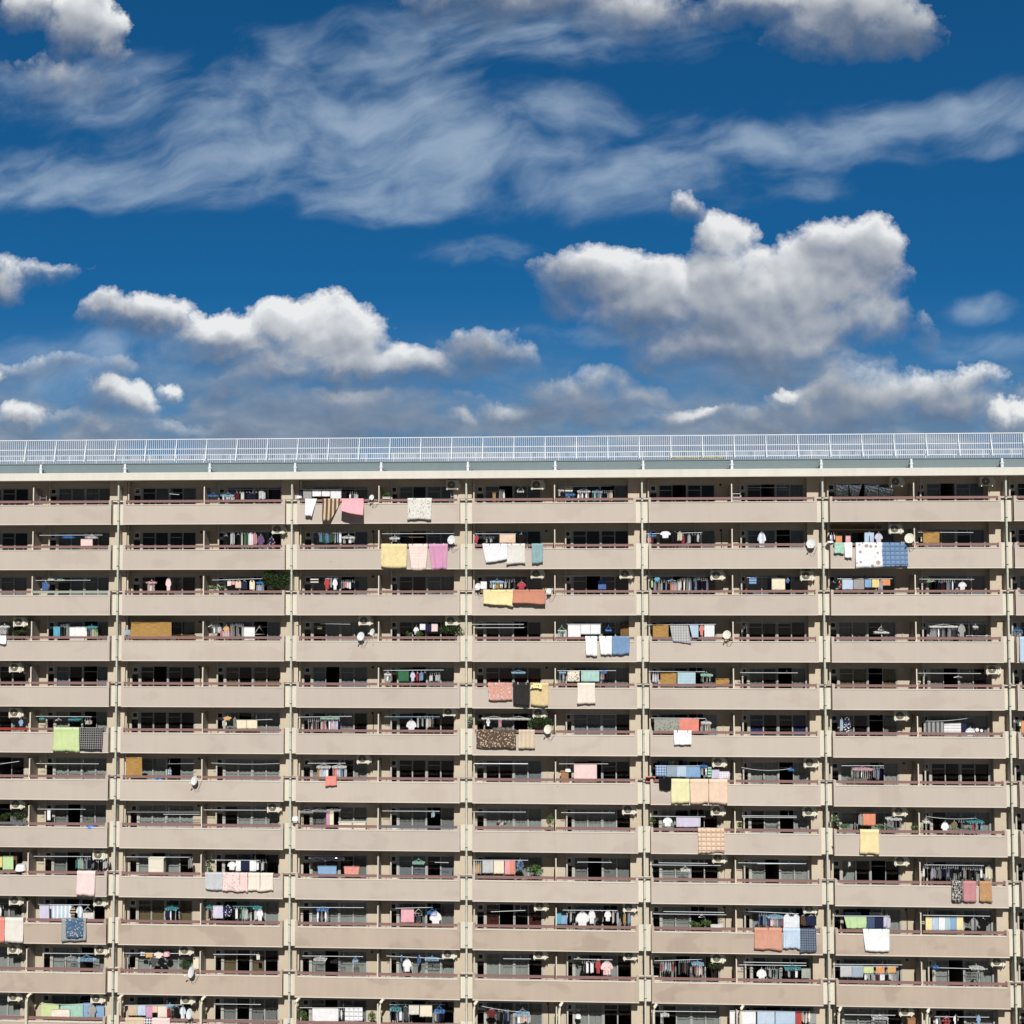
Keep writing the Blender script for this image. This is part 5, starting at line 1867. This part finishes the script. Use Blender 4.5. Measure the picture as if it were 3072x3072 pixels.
g2 run 788 836 515 612 white black white
g2 sh 868 530 888 608 gold
g2 sh 900 530 920 612 skyblue
g2 ac 868 465 962 524
g2 po 1085 535 1615 542
g2 po 1160 518 1600 525
g2 hg 1415 535 1460 560
g2 pl 1345 585 1430 630 lumps=4 y=0.25
g2 pl 1430 580 1508 630 lumps=4 y=0.25
g2 bx 1505 622 1585 660 plastic_white y=0.2 noun=crate desc=low~white depth=0.25
g2 po 0 860 200 862
g2 ac 215 820 315 866
g2 po 510 862 790 868
g2 sh 530 848 556 864 lime cloth
g2 run 565 595 880 970 black darkgrey
g2 ts 592 880 642 968 white/sv/black vest prof=vest
g2 run 642 668 880 970 white black
g2 ts 666 870 708 970 red
g2 ts 706 878 795 982 palepink/floral/rose blouse
g2 ac 868 828 965 873
g2 po 1095 875 1440 865
g2 run 1138 1236 885 958 rose palepink white lightblue white red
g2 run 1268 1356 875 988 darkgrey black brown grey darkbrown black
g2 ph 1365 880 1450 900 plastic_sky
g2 run 1370 1456 905 992 navy orange white white palepink black
g2 ac 1505 840 1600 892
g2 pl 1470 885 1575 945 mat=leaf lumps=5
g2 po 1740 885 2195 892
g2 po 1705 905 2195 910
g2 ts 1836 935 1907 1028 white/mottle/lightgrey
g1 ts 1688 1225 1764 1288 darkred blouse
g1 run 1766 1860 1235 1320 darkgrey black navy grey
g1 ln 1640 1200 2000 1248 sag=10
g2 sh 2 1250 52 1334 navy
g2 ph 90 1225 190 1262 plastic_sky
g2 run 104 196 1262 1334 white cream palepink offwhite white
g2 tub 520 1266 566 1288 plastic_white y=1.0
g2 po 1100 1240 1540 1245
g2 ph 1140 1250 1200 1270
g3 po 0 172 350 172
g3 sh 655 155 682 192 offwhite cloth
g3 ac 1000 130 1085 188
g3 po 1210 180 1640 185
g3 run 1200 1242 195 282 white black offwhite
g3 run 1258 1346 200 288 grey lavender black grey navy
g3 run 1346 1462 195 288 navy darkgrey lightgrey navy black grey black
g3 run 1480 1632 205 288 black white black brown white black white black darkgrey white
g3 sh 1658 195 1698 288 cream
g3 dr 1410 1490 448 black/mottle/offwhite blouse amp=0.02 thick=0.02
g3 dr 1494 1588 448 rose/mottle/mauve blanket
g3 dr 1612 1700 450 caramel/mottle/tan blanket xr=5
g3 po -200 510 300 535
g3 run 8 72 540 630 blue navy lightblue skyblue
g3 ph 70 538 185 560 plastic_sky
g3 run 75 186 562 632 purple palepink white cream blue rose
g3 ts 190 533 306 645 white/mottle/skyblue shirt prof=vest
g3 sh 318 545 346 625 brown
g3 sh 350 545 428 628 navy
g3 ac 340 480 425 534
g3 dr -20 180 796 apricot/dots/terracotta blanket dr=4 thick=0.05 npeg=1
g3 dr 188 312 790 lightblue/mottle/white dress xl=2 amp=0.03 waves=3
g3 dr 312 428 812 slate/grid/navy blanket
g3 po 550 550 960 552
g3 tw 628 552 796 642 palelime sheet xl=22 xr=-8 amp=0.02
g3 tw 634 524 752 552 skyblue towel y=0.95
g3 tw 812 526 906 558 white towel y=0.95
g3 tw 790 555 850 642 jeans towel
g3 tw 851 555 915 642 navy towel
g3 sh 918 550 962 640 lavender/mottle/white blouse
g3 dr 768 960 808 white sheet xl=16 dl=6 thick=0.02 npeg=2 pc=plastic_teal
g3 po 1200 545 1685 552
g3 tw 1220 560 1267 656 paleyellow towel
g3 tw 1268 560 1312 656 lightblue towel
g3 tw 1314 560 1361 656 white towel
g3 tw 1362 560 1400 656 aqua towel
g3 tw 1401 560 1443 656 skyblue towel
g3 tw 1444 560 1491 656 paleyellow towel
g3 ts 1534 568 1602 658 grey/sv/darkgrey shirt
g3 ts 1600 568 1674 660 black
g3 ts -4 938 64 1000 white
g3 run 66 136 930 1004 navy white black navy
g3 ph 195 905 315 930 plastic_teal
g3 run 200 312 938 1004 black white black navy white black
g3 tw 320 930 382 1004 greygreen/mottle/offwhite towel
g3 po 545 900 1050 905
g3 po 560 915 1020 920
g3 tw 601 912 685 994 lightgrey/mottle/grey towel
g3 tw 687 912 766 997 bluegrey/mottle/lightblue towel
g3 tw 768 918 842 966 lime/mottle/yellow towel
g3 tw 860 915 921 967 orange/mottle/gold towel
g3 tw 944 915 1004 964 gold/floral/orange towel
g3 run 775 1002 968 1022 white white black white darkgrey red white white black white white offwhite
g3 ac 1695 865 1790 918
g3 ph 1540 908 1640 930
g3 po 1275 925 1670 935
g3 ph 1270 908 1315 925 plastic_blue
g3 sh 1583 955 1612 1028 grey/sv/darkgrey
g3 tw -200 1240 -10 1340 white towel
g3 tw 0 1240 126 1340 lightblue/mottle/white sheet
g3 tw 131 1240 275 1340 lightblue/mottle/aqua sheet
g3 tw 277 1250 320 1340 red towel
g3 run 321 390 1252 1334 cream white offwhite
g3 tw 372 1256 426 1336 grey towel
g3 po -200 1238 430 1242
g3 po 630 1265 1000 1270
g3 ph 830 1270 945 1290
g3 ac 1030 1225 1125 1278
g3 bx 1090 1296 1145 1345 wood y=0.5 noun=storage~box desc=tan depth=0.3
g3 po 1285 1280 1680 1284
g3 ts 1338 1285 1404 1342 red/check/black shirt
g3 ts 1420 1270 1456 1342 white/sv/black shirt
g3 ts 1588 1270 1618 1342 skyblue shirt
g3 run 1292 1332 1290 1340 white grey
'''
load(TABLE)

# the smallest of the packed garments go into one object, the rest stay single
small = sorted((t for t in THINGS if t[0].name.split('.')[0] == 'garment'), key=lambda t: -(t[0].dimensions.x * t[0].dimensions.z))
drop = small[285:]
if drop:
    mb = MB()
    mats, out = [], MB()
    for t in drop:
        o = t[0]
        for part in [o] + list(o.children):
            base = len(out.v)
            mt = part.data.materials[0]
            if mt not in mats:
                mats.append(mt)
            mi = mats.index(mt)
            out.v += [tuple(Vector(v.co) + o.location) for v in part.data.vertices]
            for p in part.data.polygons:
                out.f.append(tuple(base + k for k in p.vertices))
                out.m.append(mi)
                out.smooth.append(p.use_smooth)
    for t in drop:
        for ch in list(t[0].children):
            bpy.data.objects.remove(ch)
        bpy.data.objects.remove(t[0])
    gone = set(id(t) for t in drop)
    THINGS[:] = [t for t in THINGS if id(t) not in gone]
    so = out.build('small_washing', mats)
    tag(so, 'small narrow pieces of washing packed on the balcony poles', 'washing', kind='stuff')

# ------------------------------------------------------------------ labels: tell look-alikes on one balcony apart by their order along it
from collections import defaultdict
grp = defaultdict(list)
for t in THINGS:
    grp[(t[1], t[2])].append(t)
for (base, pl), ts in grp.items():
    ts.sort(key=lambda t: (round(t[3], 2), t[4]))
    for k, (o, _, _, x, z) in enumerate(ts):
        if len(ts) == 1:
            lab = f'{base}, {pl}'
        elif 'pole slung' in base or (len(ts) == 2 and abs(ts[0][3] - ts[1][3]) < 0.25):
            zo = sorted(ts, key=lambda t: -t[4])
            lab = f'{["upper", "lower", "lowest"][min(2, zo.index(ts[k]))]} {base}, {pl}'
        else:
            lab = f'{ORD[k]} {base} from left, {pl}'
        w = lab.split()
        if len(w) > 16:
            for cut in (' on the pole',' on the balcony', ' from the ceiling', ' behind the handrail', ' on the pole', ' from the pole', ' in front of the window', ' to the handrail', ' over the handrail', ' of washing'):
                if len(lab.split()) > 16:
                    lab = lab.replace(cut, '')
        o['label'] = lab

# ------------------------------------------------------------------ light and sky
SUN_EL, SUN_AZ = rad(42), rad(5.5)           # azimuth measured from -Y towards +X
sp = Vector((math.sin(SUN_AZ) * math.cos(SUN_EL), -math.cos(SUN_AZ) * math.cos(SUN_EL), math.sin(SUN_EL)))
ld = bpy.data.lights.new('sun', 'SUN')
ld.energy = 5.0
ld.angle = rad(0.5)
ld.color = (1.0, 0.965, 0.91)
lo = bpy.data.objects.new('sun', ld)
COL.objects.link(lo)
lo.rotation_euler = sp.to_track_quat('Z', 'Y').to_euler()

WSTR = 0.05
w = bpy.data.worlds.new('World')
S.world = w
w.use_nodes = True
w.node_tree.nodes.clear()
NODES = NT(w.node_tree)
W = NODES


def sky_uv(px, py):
    d = ray(px * 3072 / 1932, py * 3072 / 1932)
    return d.x / d.y, d.z / d.y


def ell(tree, Q, items, smooth):
    """soft union of elliptical bumps"""
    acc = None
    for (cx, cy, rx, ry, wt) in items:
        u, v = sky_uv(cx, cy)
        k = 3072 / 1932 / FPX
        sx, sy = 1 / (rx * k), 1 / (ry * k)
        t = tree.v('MULTIPLY_ADD', Q, (sx, sy, 0), (-u * sx, -v * sy, 0))
        r2 = tree.v('DOT_PRODUCT', t, t)
        b = tree.m('MULTIPLY_ADD', r2, -wt, wt)
        acc = b if acc is None else tree.m('SMOOTH_MAX', acc, b, smooth)
    return acc


CUM = [(1700, 755, 190, 62, .85, .45), (1590, 735, 90, 44, .7, .35), (1800, 735, 90, 40, .75, .2), (1400, 680, 200, 50, .75, .45), (560, 712, 180, 34, .75, .55), (470, 650, 190, 50, .7, .25), (640, 700, 160, 44, .7, .4), (1180, 590, 110, 80, .8, .3), (1560, 590, 170, 80, .8, .3), (1400, 640, 240, 70, .9, .3), (700, 810, 280, 36, .65, 1.0), (1130, 765, 150, 56, .62, 1.0), (800, 700, 120, 40, .7, .5), (940, 672, 80, 44, .62, .85), (200, 800, 200, 30, .5, .9), (1450, 815, 120, 26, .6, .9), (1600, 800, 220, 34, .7, .7), (100, 800, 160, 26, .4, .8), (215, 585, 60, 40, .8, .25), (290, 590, 90, 48, .95, .1), (420, 620, 140, 48, 1, 0), (560, 600, 105, 62, 1.1, 0), (625, 640, 125, 66, 1.0, 0), (690, 690, 140, 50, .85, .1), (560, 680, 150, 36, .7, .2),
       (900, 668, 90, 48, .6, .85), (770, 715, 130, 34, .55, .5), (620, 722, 110, 24, .6, .1),
       (1110, 520, 110, 66, .95, .2), (1230, 560, 130, 88, 1, .1), (1180, 510, 90, 50, .9, 0), (1400, 560, 150, 112, 1.1, .1), (1370, 440, 66, 60, .85, .15), (1380, 490, 90, 60, .9, .1), (1290, 385, 40, 24, .35, .4), (1540, 530, 150, 100, 1, .1), (1640, 490, 85, 78, .95, 0), (1580, 460, 80, 50, .8, 0),
       (1330, 655, 190, 58, .95, .2), (1510, 630, 140, 60, .85, .1), (1325, 520, 30, 24, .6, -.5), (1690, 540, 50, 40, .5, .1),
       (60, 20, 60, 60, .7, .1), (150, 45, 85, 75, 1, 0), (205, 70, 38, 50, .75, -.2), (100, 150, 110, 50, .25, .8),
       (1610, 25, 160, 80, .9, .35), (1530, 70, 80, 45, .6, .45), (1710, 50, 90, 65, .8, .3), (1000, -10, 210, 76, .85, .35), (1170, 20, 150, 64, .75, .45), (860, 0, 120, 40, .5, .5), (1420, 10, 120, 50, .5, .5),
       (1520, 775, 95, 52, .75, .5), (1650, 775, 130, 62, .85, .6), (1790, 775, 105, 62, .9, .6), (1490, 742, 36, 24, .7, -.3), (1640, 720, 80, 30, .5, .5), (1820, 722, 40, 22, .6, -.1), (1900, 795, 40, 34, .8, -.1),
       (1160, 800, 150, 30, .65, .8), (1080, 745, 100, 42, .5, 1.0), (1150, 715, 50, 30, .4, .9), (1275, 795, 66, 28, .7, .1),
       (40, 790, 75, 36, .8, .35), (215, 752, 90, 38, .8, .3), (270, 762, 50, 26, .6, .1), (180, 735, 44, 28, .7, .2), (322, 725, 40, 20, .55, .2), (0, 705, 28, 20, .65, .3), (0, 515, 46, 50, .65, .4), (90, 510, 90, 22, .32, .5),
       (862, 803, 56, 22, .75, .1), (640, 780, 210, 50, .62, 1.0), (540, 790, 80, 40, .4, 1.0), (380, 815, 140, 24, .4, .8), (260, 822, 60, 14, .5, .1), (1735, 640, 30, 34, .3, .6), (730, 770, 190, 34, .42, 1.0), (980, 795, 120, 34, .6, .9), (1420, 800, 90, 30, .45, .9), (1560, 690, 120, 36, .45, .9), (1050, 560, 50, 60, .5, .5), (480, 745, 90, 26, .4, .9), (110, 700, 120, 26, .3, .9)]
CIR = [(280, 345, 330, 50, .8), (520, 190, 240, 60, .6), (1040, 220, 240, 44, .5), (1180, 350, 220, 40, .4), (720, 390, 160, 34, .7), (120, 330, 260, 70, .9), (420, 290, 260, 80, 1), (720, 240, 200, 110, 1), (800, 300, 250, 80, 1.1), (780, 370, 220, 44, .8), (640, 140, 250, 90, .6), (1150, 320, 250, 65, .8),
       (1500, 260, 250, 50, .8), (1800, 215, 220, 55, .8), (1900, 265, 90, 20, .5), (960, 60, 330, 70, .55), (200, 160, 230, 60, .5), (1500, 340, 70, 30, .4), (1130, 380, 60, 40, .5),
       (900, 470, 110, 22, .35), (1880, 575, 80, 24, .5), (1850, 650, 120, 22, .4), (150, 690, 260, 50, .45), (1080, 650, 90, 22, .4)]

# --- cumulus field as a group, evaluated again towards the light for its own shading
gt = bpy.data.node_groups.new('cumulus_field', 'ShaderNodeTree')
gt.interface.new_socket('P', in_out='INPUT', socket_type='NodeSocketVector')
for nm in ('Density', 'Height', 'Grey', 'Relief'):
    gt.interface.new_socket(nm, in_out='OUTPUT', socket_type='NodeSocketFloat')
G = NT(gt)
gi = gt.nodes.new('NodeGroupInput')
go = gt.nodes.new('NodeGroupOutput')
P = gi.outputs[0]
wn = G.n('ShaderNodeTexNoise', {'Vector': P, 'Scale': 10.0, 'Detail': 6.0, 'Roughness': 0.62}).outputs['Color']
wc = G.v('SUBTRACT', wn, (0.5, 0.5, 0.5))
Q = G.v('ADD', P, G.v('MULTIPLY', wc, (0.090, 0.070, 0)))
acc, ws, hs, gs = None, 0.02, 0.0, 0.0
kpx = 3072 / 1932 / FPX
for (cx, cy, rx, ry, wt, gr) in CUM:
    u, v = sky_uv(cx, cy)
    sx, sy = 1 / (rx * kpx), 1 / (ry * kpx)
    t = G.v('MULTIPLY_ADD', Q, (sx, sy, 0), (-u * sx, -v * sy, 0))
    b = G.m('MULTIPLY_ADD', G.v('DOT_PRODUCT', t, t), -wt, wt)
    acc = b if acc is None else G.m('SMOOTH_MAX', acc, b, 0.12)
    e = G.m('MAXIMUM', G.m('ADD', b, 0.35), 0.0)
    e = G.m('MULTIPLY', e, e)
    ws = G.m('ADD', e, ws)
    hs = G.m('MULTIPLY_ADD', e, G.v('DOT_PRODUCT', t, (0.18, 1.0, 0)), hs)
    gs = G.m('MULTIPLY_ADD', e, gr, gs)
f1 = G.n('ShaderNodeTexNoise', {'Vector': P, 'Scale': 22.0, 'Detail': 9.0, 'Roughness': 0.58}).outputs[0]
vq = G.v('ADD', P, G.v('MULTIPLY', wc, (0.035, 0.035, 0)))
vo = G.n('ShaderNodeTexVoronoi', {'Vector': vq, 'Scale': 26.0, 'Detail': 3.5, 'Roughness': 0.62, 'Lacunarity': 2.3, 'Smoothness': 0.8}, feature='SMOOTH_F1', normalize=True).outputs['Distance']
d = G.m('ADD', acc, G.m('MULTIPLY', G.m('SUBTRACT', f1, 0.5), 1.6))
d = G.m('ADD', d, G.m('MULTIPLY', G.m('SUBTRACT', 0.30, vo), 1.9))
gt.links.new(d, go.inputs[0])
gt.links.new(G.m('DIVIDE', hs, ws), go.inputs[1])
gt.links.new(G.m('DIVIDE', gs, ws), go.inputs[2])
f2 = G.n('ShaderNodeTexNoise', {'Vector': P, 'Scale': 15.0, 'Detail': 3.5, 'Roughness': 0.55}).outputs[0]
v2 = G.n('ShaderNodeTexVoronoi', {'Vector': vq, 'Scale': 16.0, 'Detail': 2.0, 'Roughness': 0.55, 'Lacunarity': 2.3, 'Smoothness': 1.0}, feature='SMOOTH_F1', normalize=True).outputs['Distance']
rl = G.m('ADD', G.m('MULTIPLY', acc, 0.8), G.m('ADD', G.m('MULTIPLY', f2, 1.5), G.m('MULTIPLY', v2, -3.0)))
gt.links.new(rl, go.inputs[3])

dirv = W.n('ShaderNodeTexCoord').outputs['Generated']
sep = W.n('ShaderNodeSeparateXYZ', {0: dirv})
yy = W.m('MAXIMUM', sep.outputs[1], 0.05)
uu = W.m('DIVIDE', sep.outputs[0], yy)
vv = W.m('DIVIDE', sep.outputs[2], yy)
UV = W.n('ShaderNodeCombineXYZ', {0: uu, 1: vv, 2: 0.0}).outputs[0]


def field(Pv):
    nd = W.n('ShaderNodeGroup')
    nd.node_tree = gt
    w.node_tree.links.new(Pv, nd.inputs[0])
    return nd.outputs


F0 = field(UV)
F1 = field(W.v('ADD', UV, (0.004, 0.010, 0)))
d0, h0, g0 = F0[0], F0[1], F0[2]
soft = W.rng(h0, -0.7, 0.6, 1.25, 0.46)
soft = W.m('ADD', soft, W.m('MULTIPLY', g0, 0.30))
alpha = W.m('DIVIDE', W.m('ADD', d0, 0.04), soft, clamp=True)
alpha = W.m('SMOOTH_MIN', alpha, 1.0, 0.3)
alpha = W.m('MULTIPLY', alpha, W.m('MULTIPLY_ADD', g0, -0.12, 0.98), clamp=True)
fine = W.m('ADD', W.m('MULTIPLY', W.m('SUBTRACT', F0[3], F1[3]), 0.46), W.m('MULTIPLY', W.m('SUBTRACT', d0, F1[0]), 0.05))
tone = W.n('ShaderNodeTexNoise', {'Vector': UV, 'Scale': 9.0, 'Detail': 2.0}).outputs[0]
lit = W.m('ADD', W.m('MULTIPLY', h0, 0.60), W.m('ADD', fine, W.m('MULTIPLY_ADD', tone, 0.9, 0.07)))
lit = W.m('ADD', lit, W.m('MULTIPLY', g0, -0.40), clamp=True)
K = 1 / WSTR
sc_ = lambda c: (c[0] * K, c[1] * K, c[2] * K, 1)
ccol = W.ramp(lit, [(0.0, (0.13, 0.175, 0.255, 1)), (0.30, (0.235, 0.275, 0.35, 1)), (0.62, (0.47, 0.495, 0.53, 1)), (0.85, (0.70, 0.72, 0.74, 1)), (1.0, (0.88, 0.885, 0.88, 1))])
ccol = W.v('SCALE', ccol)
ccol.node.inputs['Scale'].default_value = K

# --- wispy high cloud
rot = W.n('ShaderNodeVectorRotate', {'Vector': UV, 'Angle': rad(-11)}, rotation_type='Z_AXIS').outputs[0]
cw = W.n('ShaderNodeTexNoise', {'Vector': UV, 'Scale': 6.0, 'Detail': 3.0}).outputs['Color']
rq = W.v('ADD', W.v('MULTIPLY', rot, (5.5, 34.0, 0)), W.v("MULTIPLY", cw, (1.2, 2.4, 0)))
c1 = W.n('ShaderNodeTexNoise', {'Vector': rq, 'Scale': 1.0, 'Detail': 8.0, 'Roughness': 0.52}).outputs[0]
c2 = W.n('ShaderNodeTexNoise', {'Vector': W.v('ADD', W.v('MULTIPLY', rot, (0.85, 1.7, 0)), W.v('MULTIPLY', cw, (0.12, 0.16, 0))), 'Scale': 20.0, 'Detail': 7.0, 'Roughness': 0.54}).outputs[0]
cwarp = W.v('ADD', UV, W.v('MULTIPLY', W.v('SUBTRACT', cw, (0.5, 0.5, 0.5)), (0.14, 0.07, 0)))
cb = ell(W, cwarp, CIR, 0.45)
cn = W.m('ADD', W.m("MULTIPLY", c1, 0.32), W.m("MULTIPLY", c2, 0.68))
calpha = W.rng(W.m('ADD', W.m('MULTIPLY', W.m('SUBTRACT', cn, 0.5), 3.7), W.m('MULTIPLY', cb, 0.78)), -0.46, 1.45)
calpha = W.m('MULTIPLY', calpha, W.rng(cb, -1.3, 0.6))
calpha = W.m('MULTIPLY', calpha, 0.70)

# --- clear sky: bluer away from the sun, dimmed on the sun side to deepen balcony shade
zup = W.m('MAXIMUM', sep.outputs[2], 0.0)
vz = W.n('ShaderNodeCombineXYZ', {0: sep.outputs[0], 1: sep.outputs[1], 2: W.m('MULTIPLY_ADD', zup, 1.0, 0.16)}).outputs[0]
sky = W.n('ShaderNodeTexSky', {'Vector': W.v('NORMALIZE', vz)}, sky_type='NISHITA', sun_disc=False, sun_elevation=SUN_EL, sun_rotation=math.pi - SUN_AZ, altitude=300.0, air_density=1.0, dust_density=0.4, ozone_density=2.5).outputs[0]
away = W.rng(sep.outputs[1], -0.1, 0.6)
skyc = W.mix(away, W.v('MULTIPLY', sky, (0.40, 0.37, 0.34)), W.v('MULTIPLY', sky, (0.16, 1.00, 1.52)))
haze = W.m('MULTIPLY', W.rng(vv, 0.24, 0.04), 0.58)
skyc = W.mix(W.m('MULTIPLY', haze, away), skyc, sc_((0.17, 0.33, 0.48)))
full = W.mix(calpha, skyc, sc_((0.42, 0.53, 0.66)))
lp = W.v('ADD', W.v('MULTIPLY', UV, (6.5, 17.0, 0)), W.v('MULTIPLY', cw, (0.9, 0.9, 0)))
ln_ = W.n('ShaderNodeTexNoise', {'Vector': lp, 'Scale': 1.0, 'Detail': 8.0, 'Roughness': 0.58}).outputs[0]
ls_ = W.n('ShaderNodeTexNoise', {'Vector': W.v('ADD', lp, (0.05, 0.20, 0)), 'Scale': 1.0, 'Detail': 4.0, 'Roughness': 0.55}).outputs[0]
lowa = W.rng(W.m('ADD', ln_, W.m('MULTIPLY', W.m('SUBTRACT', 0.17, vv), 1.8)), 0.43, 0.66)
lowa = W.m('MULTIPLY', lowa, W.rng(vv, 0.21, 0.10, 0.0, 0.88))
lowc = W.ramp(W.m('MULTIPLY_ADD', W.m('SUBTRACT', ln_, ls_), 2.2, 0.42, clamp=True), [(0.0, (0.15, 0.205, 0.285, 1)), (0.5, (0.245, 0.30, 0.38, 1)), (1.0, (0.50, 0.52, 0.54, 1))])
lowc = W.v('SCALE', lowc)
lowc.node.inputs['Scale'].default_value = K
full = W.mix(lowa, full, lowc)
full = W.mix(alpha, full, ccol)
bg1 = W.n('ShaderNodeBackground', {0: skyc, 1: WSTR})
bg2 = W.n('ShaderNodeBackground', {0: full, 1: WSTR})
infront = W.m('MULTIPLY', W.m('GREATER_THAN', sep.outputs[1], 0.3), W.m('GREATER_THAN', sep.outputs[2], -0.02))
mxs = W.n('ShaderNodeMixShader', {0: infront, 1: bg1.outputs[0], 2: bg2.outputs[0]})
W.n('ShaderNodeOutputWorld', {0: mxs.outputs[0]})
w.cycles.sampling_method = 'NONE'

# ------------------------------------------------------------------ output
S.view_settings.view_transform = 'Standard'
S.view_settings.look = 'None'
S.view_settings.exposure = 0.0
S.view_settings.gamma = 1.0
S.cycles.use_adaptive_sampling = True
S.cycles.adaptive_threshold = 0.02
S.cycles.adaptive_min_samples = 24
S.cycles.max_bounces = 6
S.cycles.diffuse_bounces = 3
S.cycles.transparent_max_bounces = 10
S.render.film_transparent = False
S.render.filter_size = 1.3 if hasattr(S.render, 'filter_size') else 1.5
